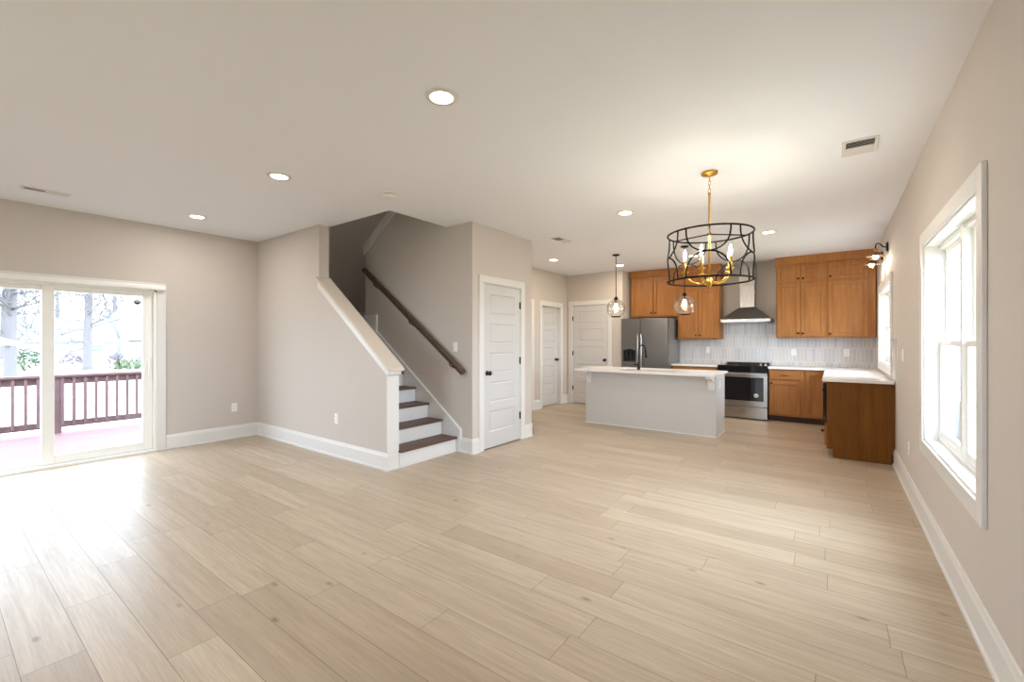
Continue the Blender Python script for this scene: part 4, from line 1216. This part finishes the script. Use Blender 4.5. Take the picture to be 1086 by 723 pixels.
def blob_shrub(name, loc, sx, sy, sz, seed, m, label, cat='shrub', n=170):
    rnd = random.Random(seed)
    mb = MB()
    for i in range(n):
        a, b = rnd.uniform(0, 6.28), rnd.uniform(0, 1)
        rr = rnd.uniform(.55, 1.0)
        c_ = Vector((sx * rr * math.cos(a) * math.sqrt(1 - b * b), sy * rr * math.sin(a) * math.sqrt(1 - b * b), sz * (0.12 + b * rr)))
        q = 0.16 * max(sx, sy) * rnd.uniform(.5, 1)
        d1 = Vector((rnd.uniform(-1, 1), rnd.uniform(-1, 1), rnd.uniform(-1, 1))).normalized() * q
        d2 = d1.orthogonal().normalized() * q * .6
        mb.add([c_ - d1, c_ + d2, c_ + d1, c_ - d2], [(0, 1, 2, 3)])
    for i in range(5):
        a = rnd.uniform(0, 6.28)
        mb.tube([(0, 0, -0.05), (sx * .5 * math.cos(a), sy * .5 * math.sin(a), sz * .7)], [0.04, 0.015], 5)
    return tag(_place(mb.build(name, m), loc), label, cat)
def _place(o, loc):
    o.location = loc; return o
blob_shrub('shrub', (-46, 4.3, G0), 1.2, 1.2, 1.5, 1, 'shrub', 'green shrub beside the thick trunk behind the fixed pane')
blob_shrub('hedge', (-50, 10.0, G0), .6, .75, 1.0, 2, 'hedge', 'dark bare hedge on the lawn right of the middle tree', 'hedge', 260)
blob_shrub('hedge', (-50, 11.8, G0), .6, .75, 1.0, 3, 'hedge', 'dark bare hedge clump near the sliding door stile', 'hedge', 260)
blob_shrub('shrub', (-42, 9.1, G0), .7, 1.1, .7, 4, 'shrub', 'low spreading green shrub in front of the hedges', 'shrub', 300)
blob_shrub('shrub', (-54, 7.9, G0), .9, .9, 1.0, 5, 'hedge', 'small twiggy shrub against the pale house', 'shrub')

um = thing('garden_umbrella', (-26.0, 1.25, G0), 'white garden umbrella open on the lawn behind the fixed door pane', 'umbrella')
MB().tube([(0, 0, 0), (0, 0, 2.5)], 0.03, 8).build('pole', 'bark', um)
MB().lathe([(0, 2.42), (0.5, 2.30), (1.15, 2.02), (1.15, 1.94), (1.13, 2.0), (0.5, 2.27), (0, 2.38)], (0, 0, 0), 8, close=True).build('canopy', 'siding', um)
MB().lathe([(0, 0), (0.28, 0), (0.28, 0.06), (0.05, 0.10), (0, 0.10)], (0, 0, 0), 16).build('base', 'found', um)

# neighbour's house seen through the large window
nb = thing('house', (6.4, 21.0, -0.8), 'white sided house next door seen through the large window', 'house')
T = local(nb)
mb = MB(T)
x0, y0 = 1.95, 11.5
mb.box(x0, y0, 0.35, 11.0, 31.0, 6.0)
z = 0.42
while z < 5.9:
    mb.add([(x0 - 0.006, y0 - 0.02, z), (11.0, y0 - 0.02, z), (11.0, y0 - 0.003, z + 0.14), (x0 - 0.006, y0 - 0.003, z + 0.14)], [(0, 1, 2, 3)])
    mb.add([(x0 - 0.02, y0, z), (x0 - 0.02, 31.0, z), (x0 - 0.003, 31.0, z + 0.14), (x0 - 0.003, y0, z + 0.14)], [(0, 1, 2, 3)])
    z += 0.15
mb.build('wall', 'siding', nb)
MB(T).box(x0 - 0.03, y0 - 0.03, 0.34, x0 + 0.12, y0 + 0.12, 6.0).build('corner_board', 'trim', nb)
MB(T).box(x0 - 0.05, y0 - 0.05, 0.2, 11.0, 31.0, 0.36).build('water_table', 'trim', nb)
MB(T).box(x0 + 0.02, y0 + 0.02, -0.8, 10.9, 30.9, 0.2).build('foundation', 'found', nb)
MB(T).prism([(x0 - 0.6, 5.9), (11.6, 5.9), (6.5, 9.5)], 'y', y0 - 0.5, 31.5).build('roof', 'roof', nb)
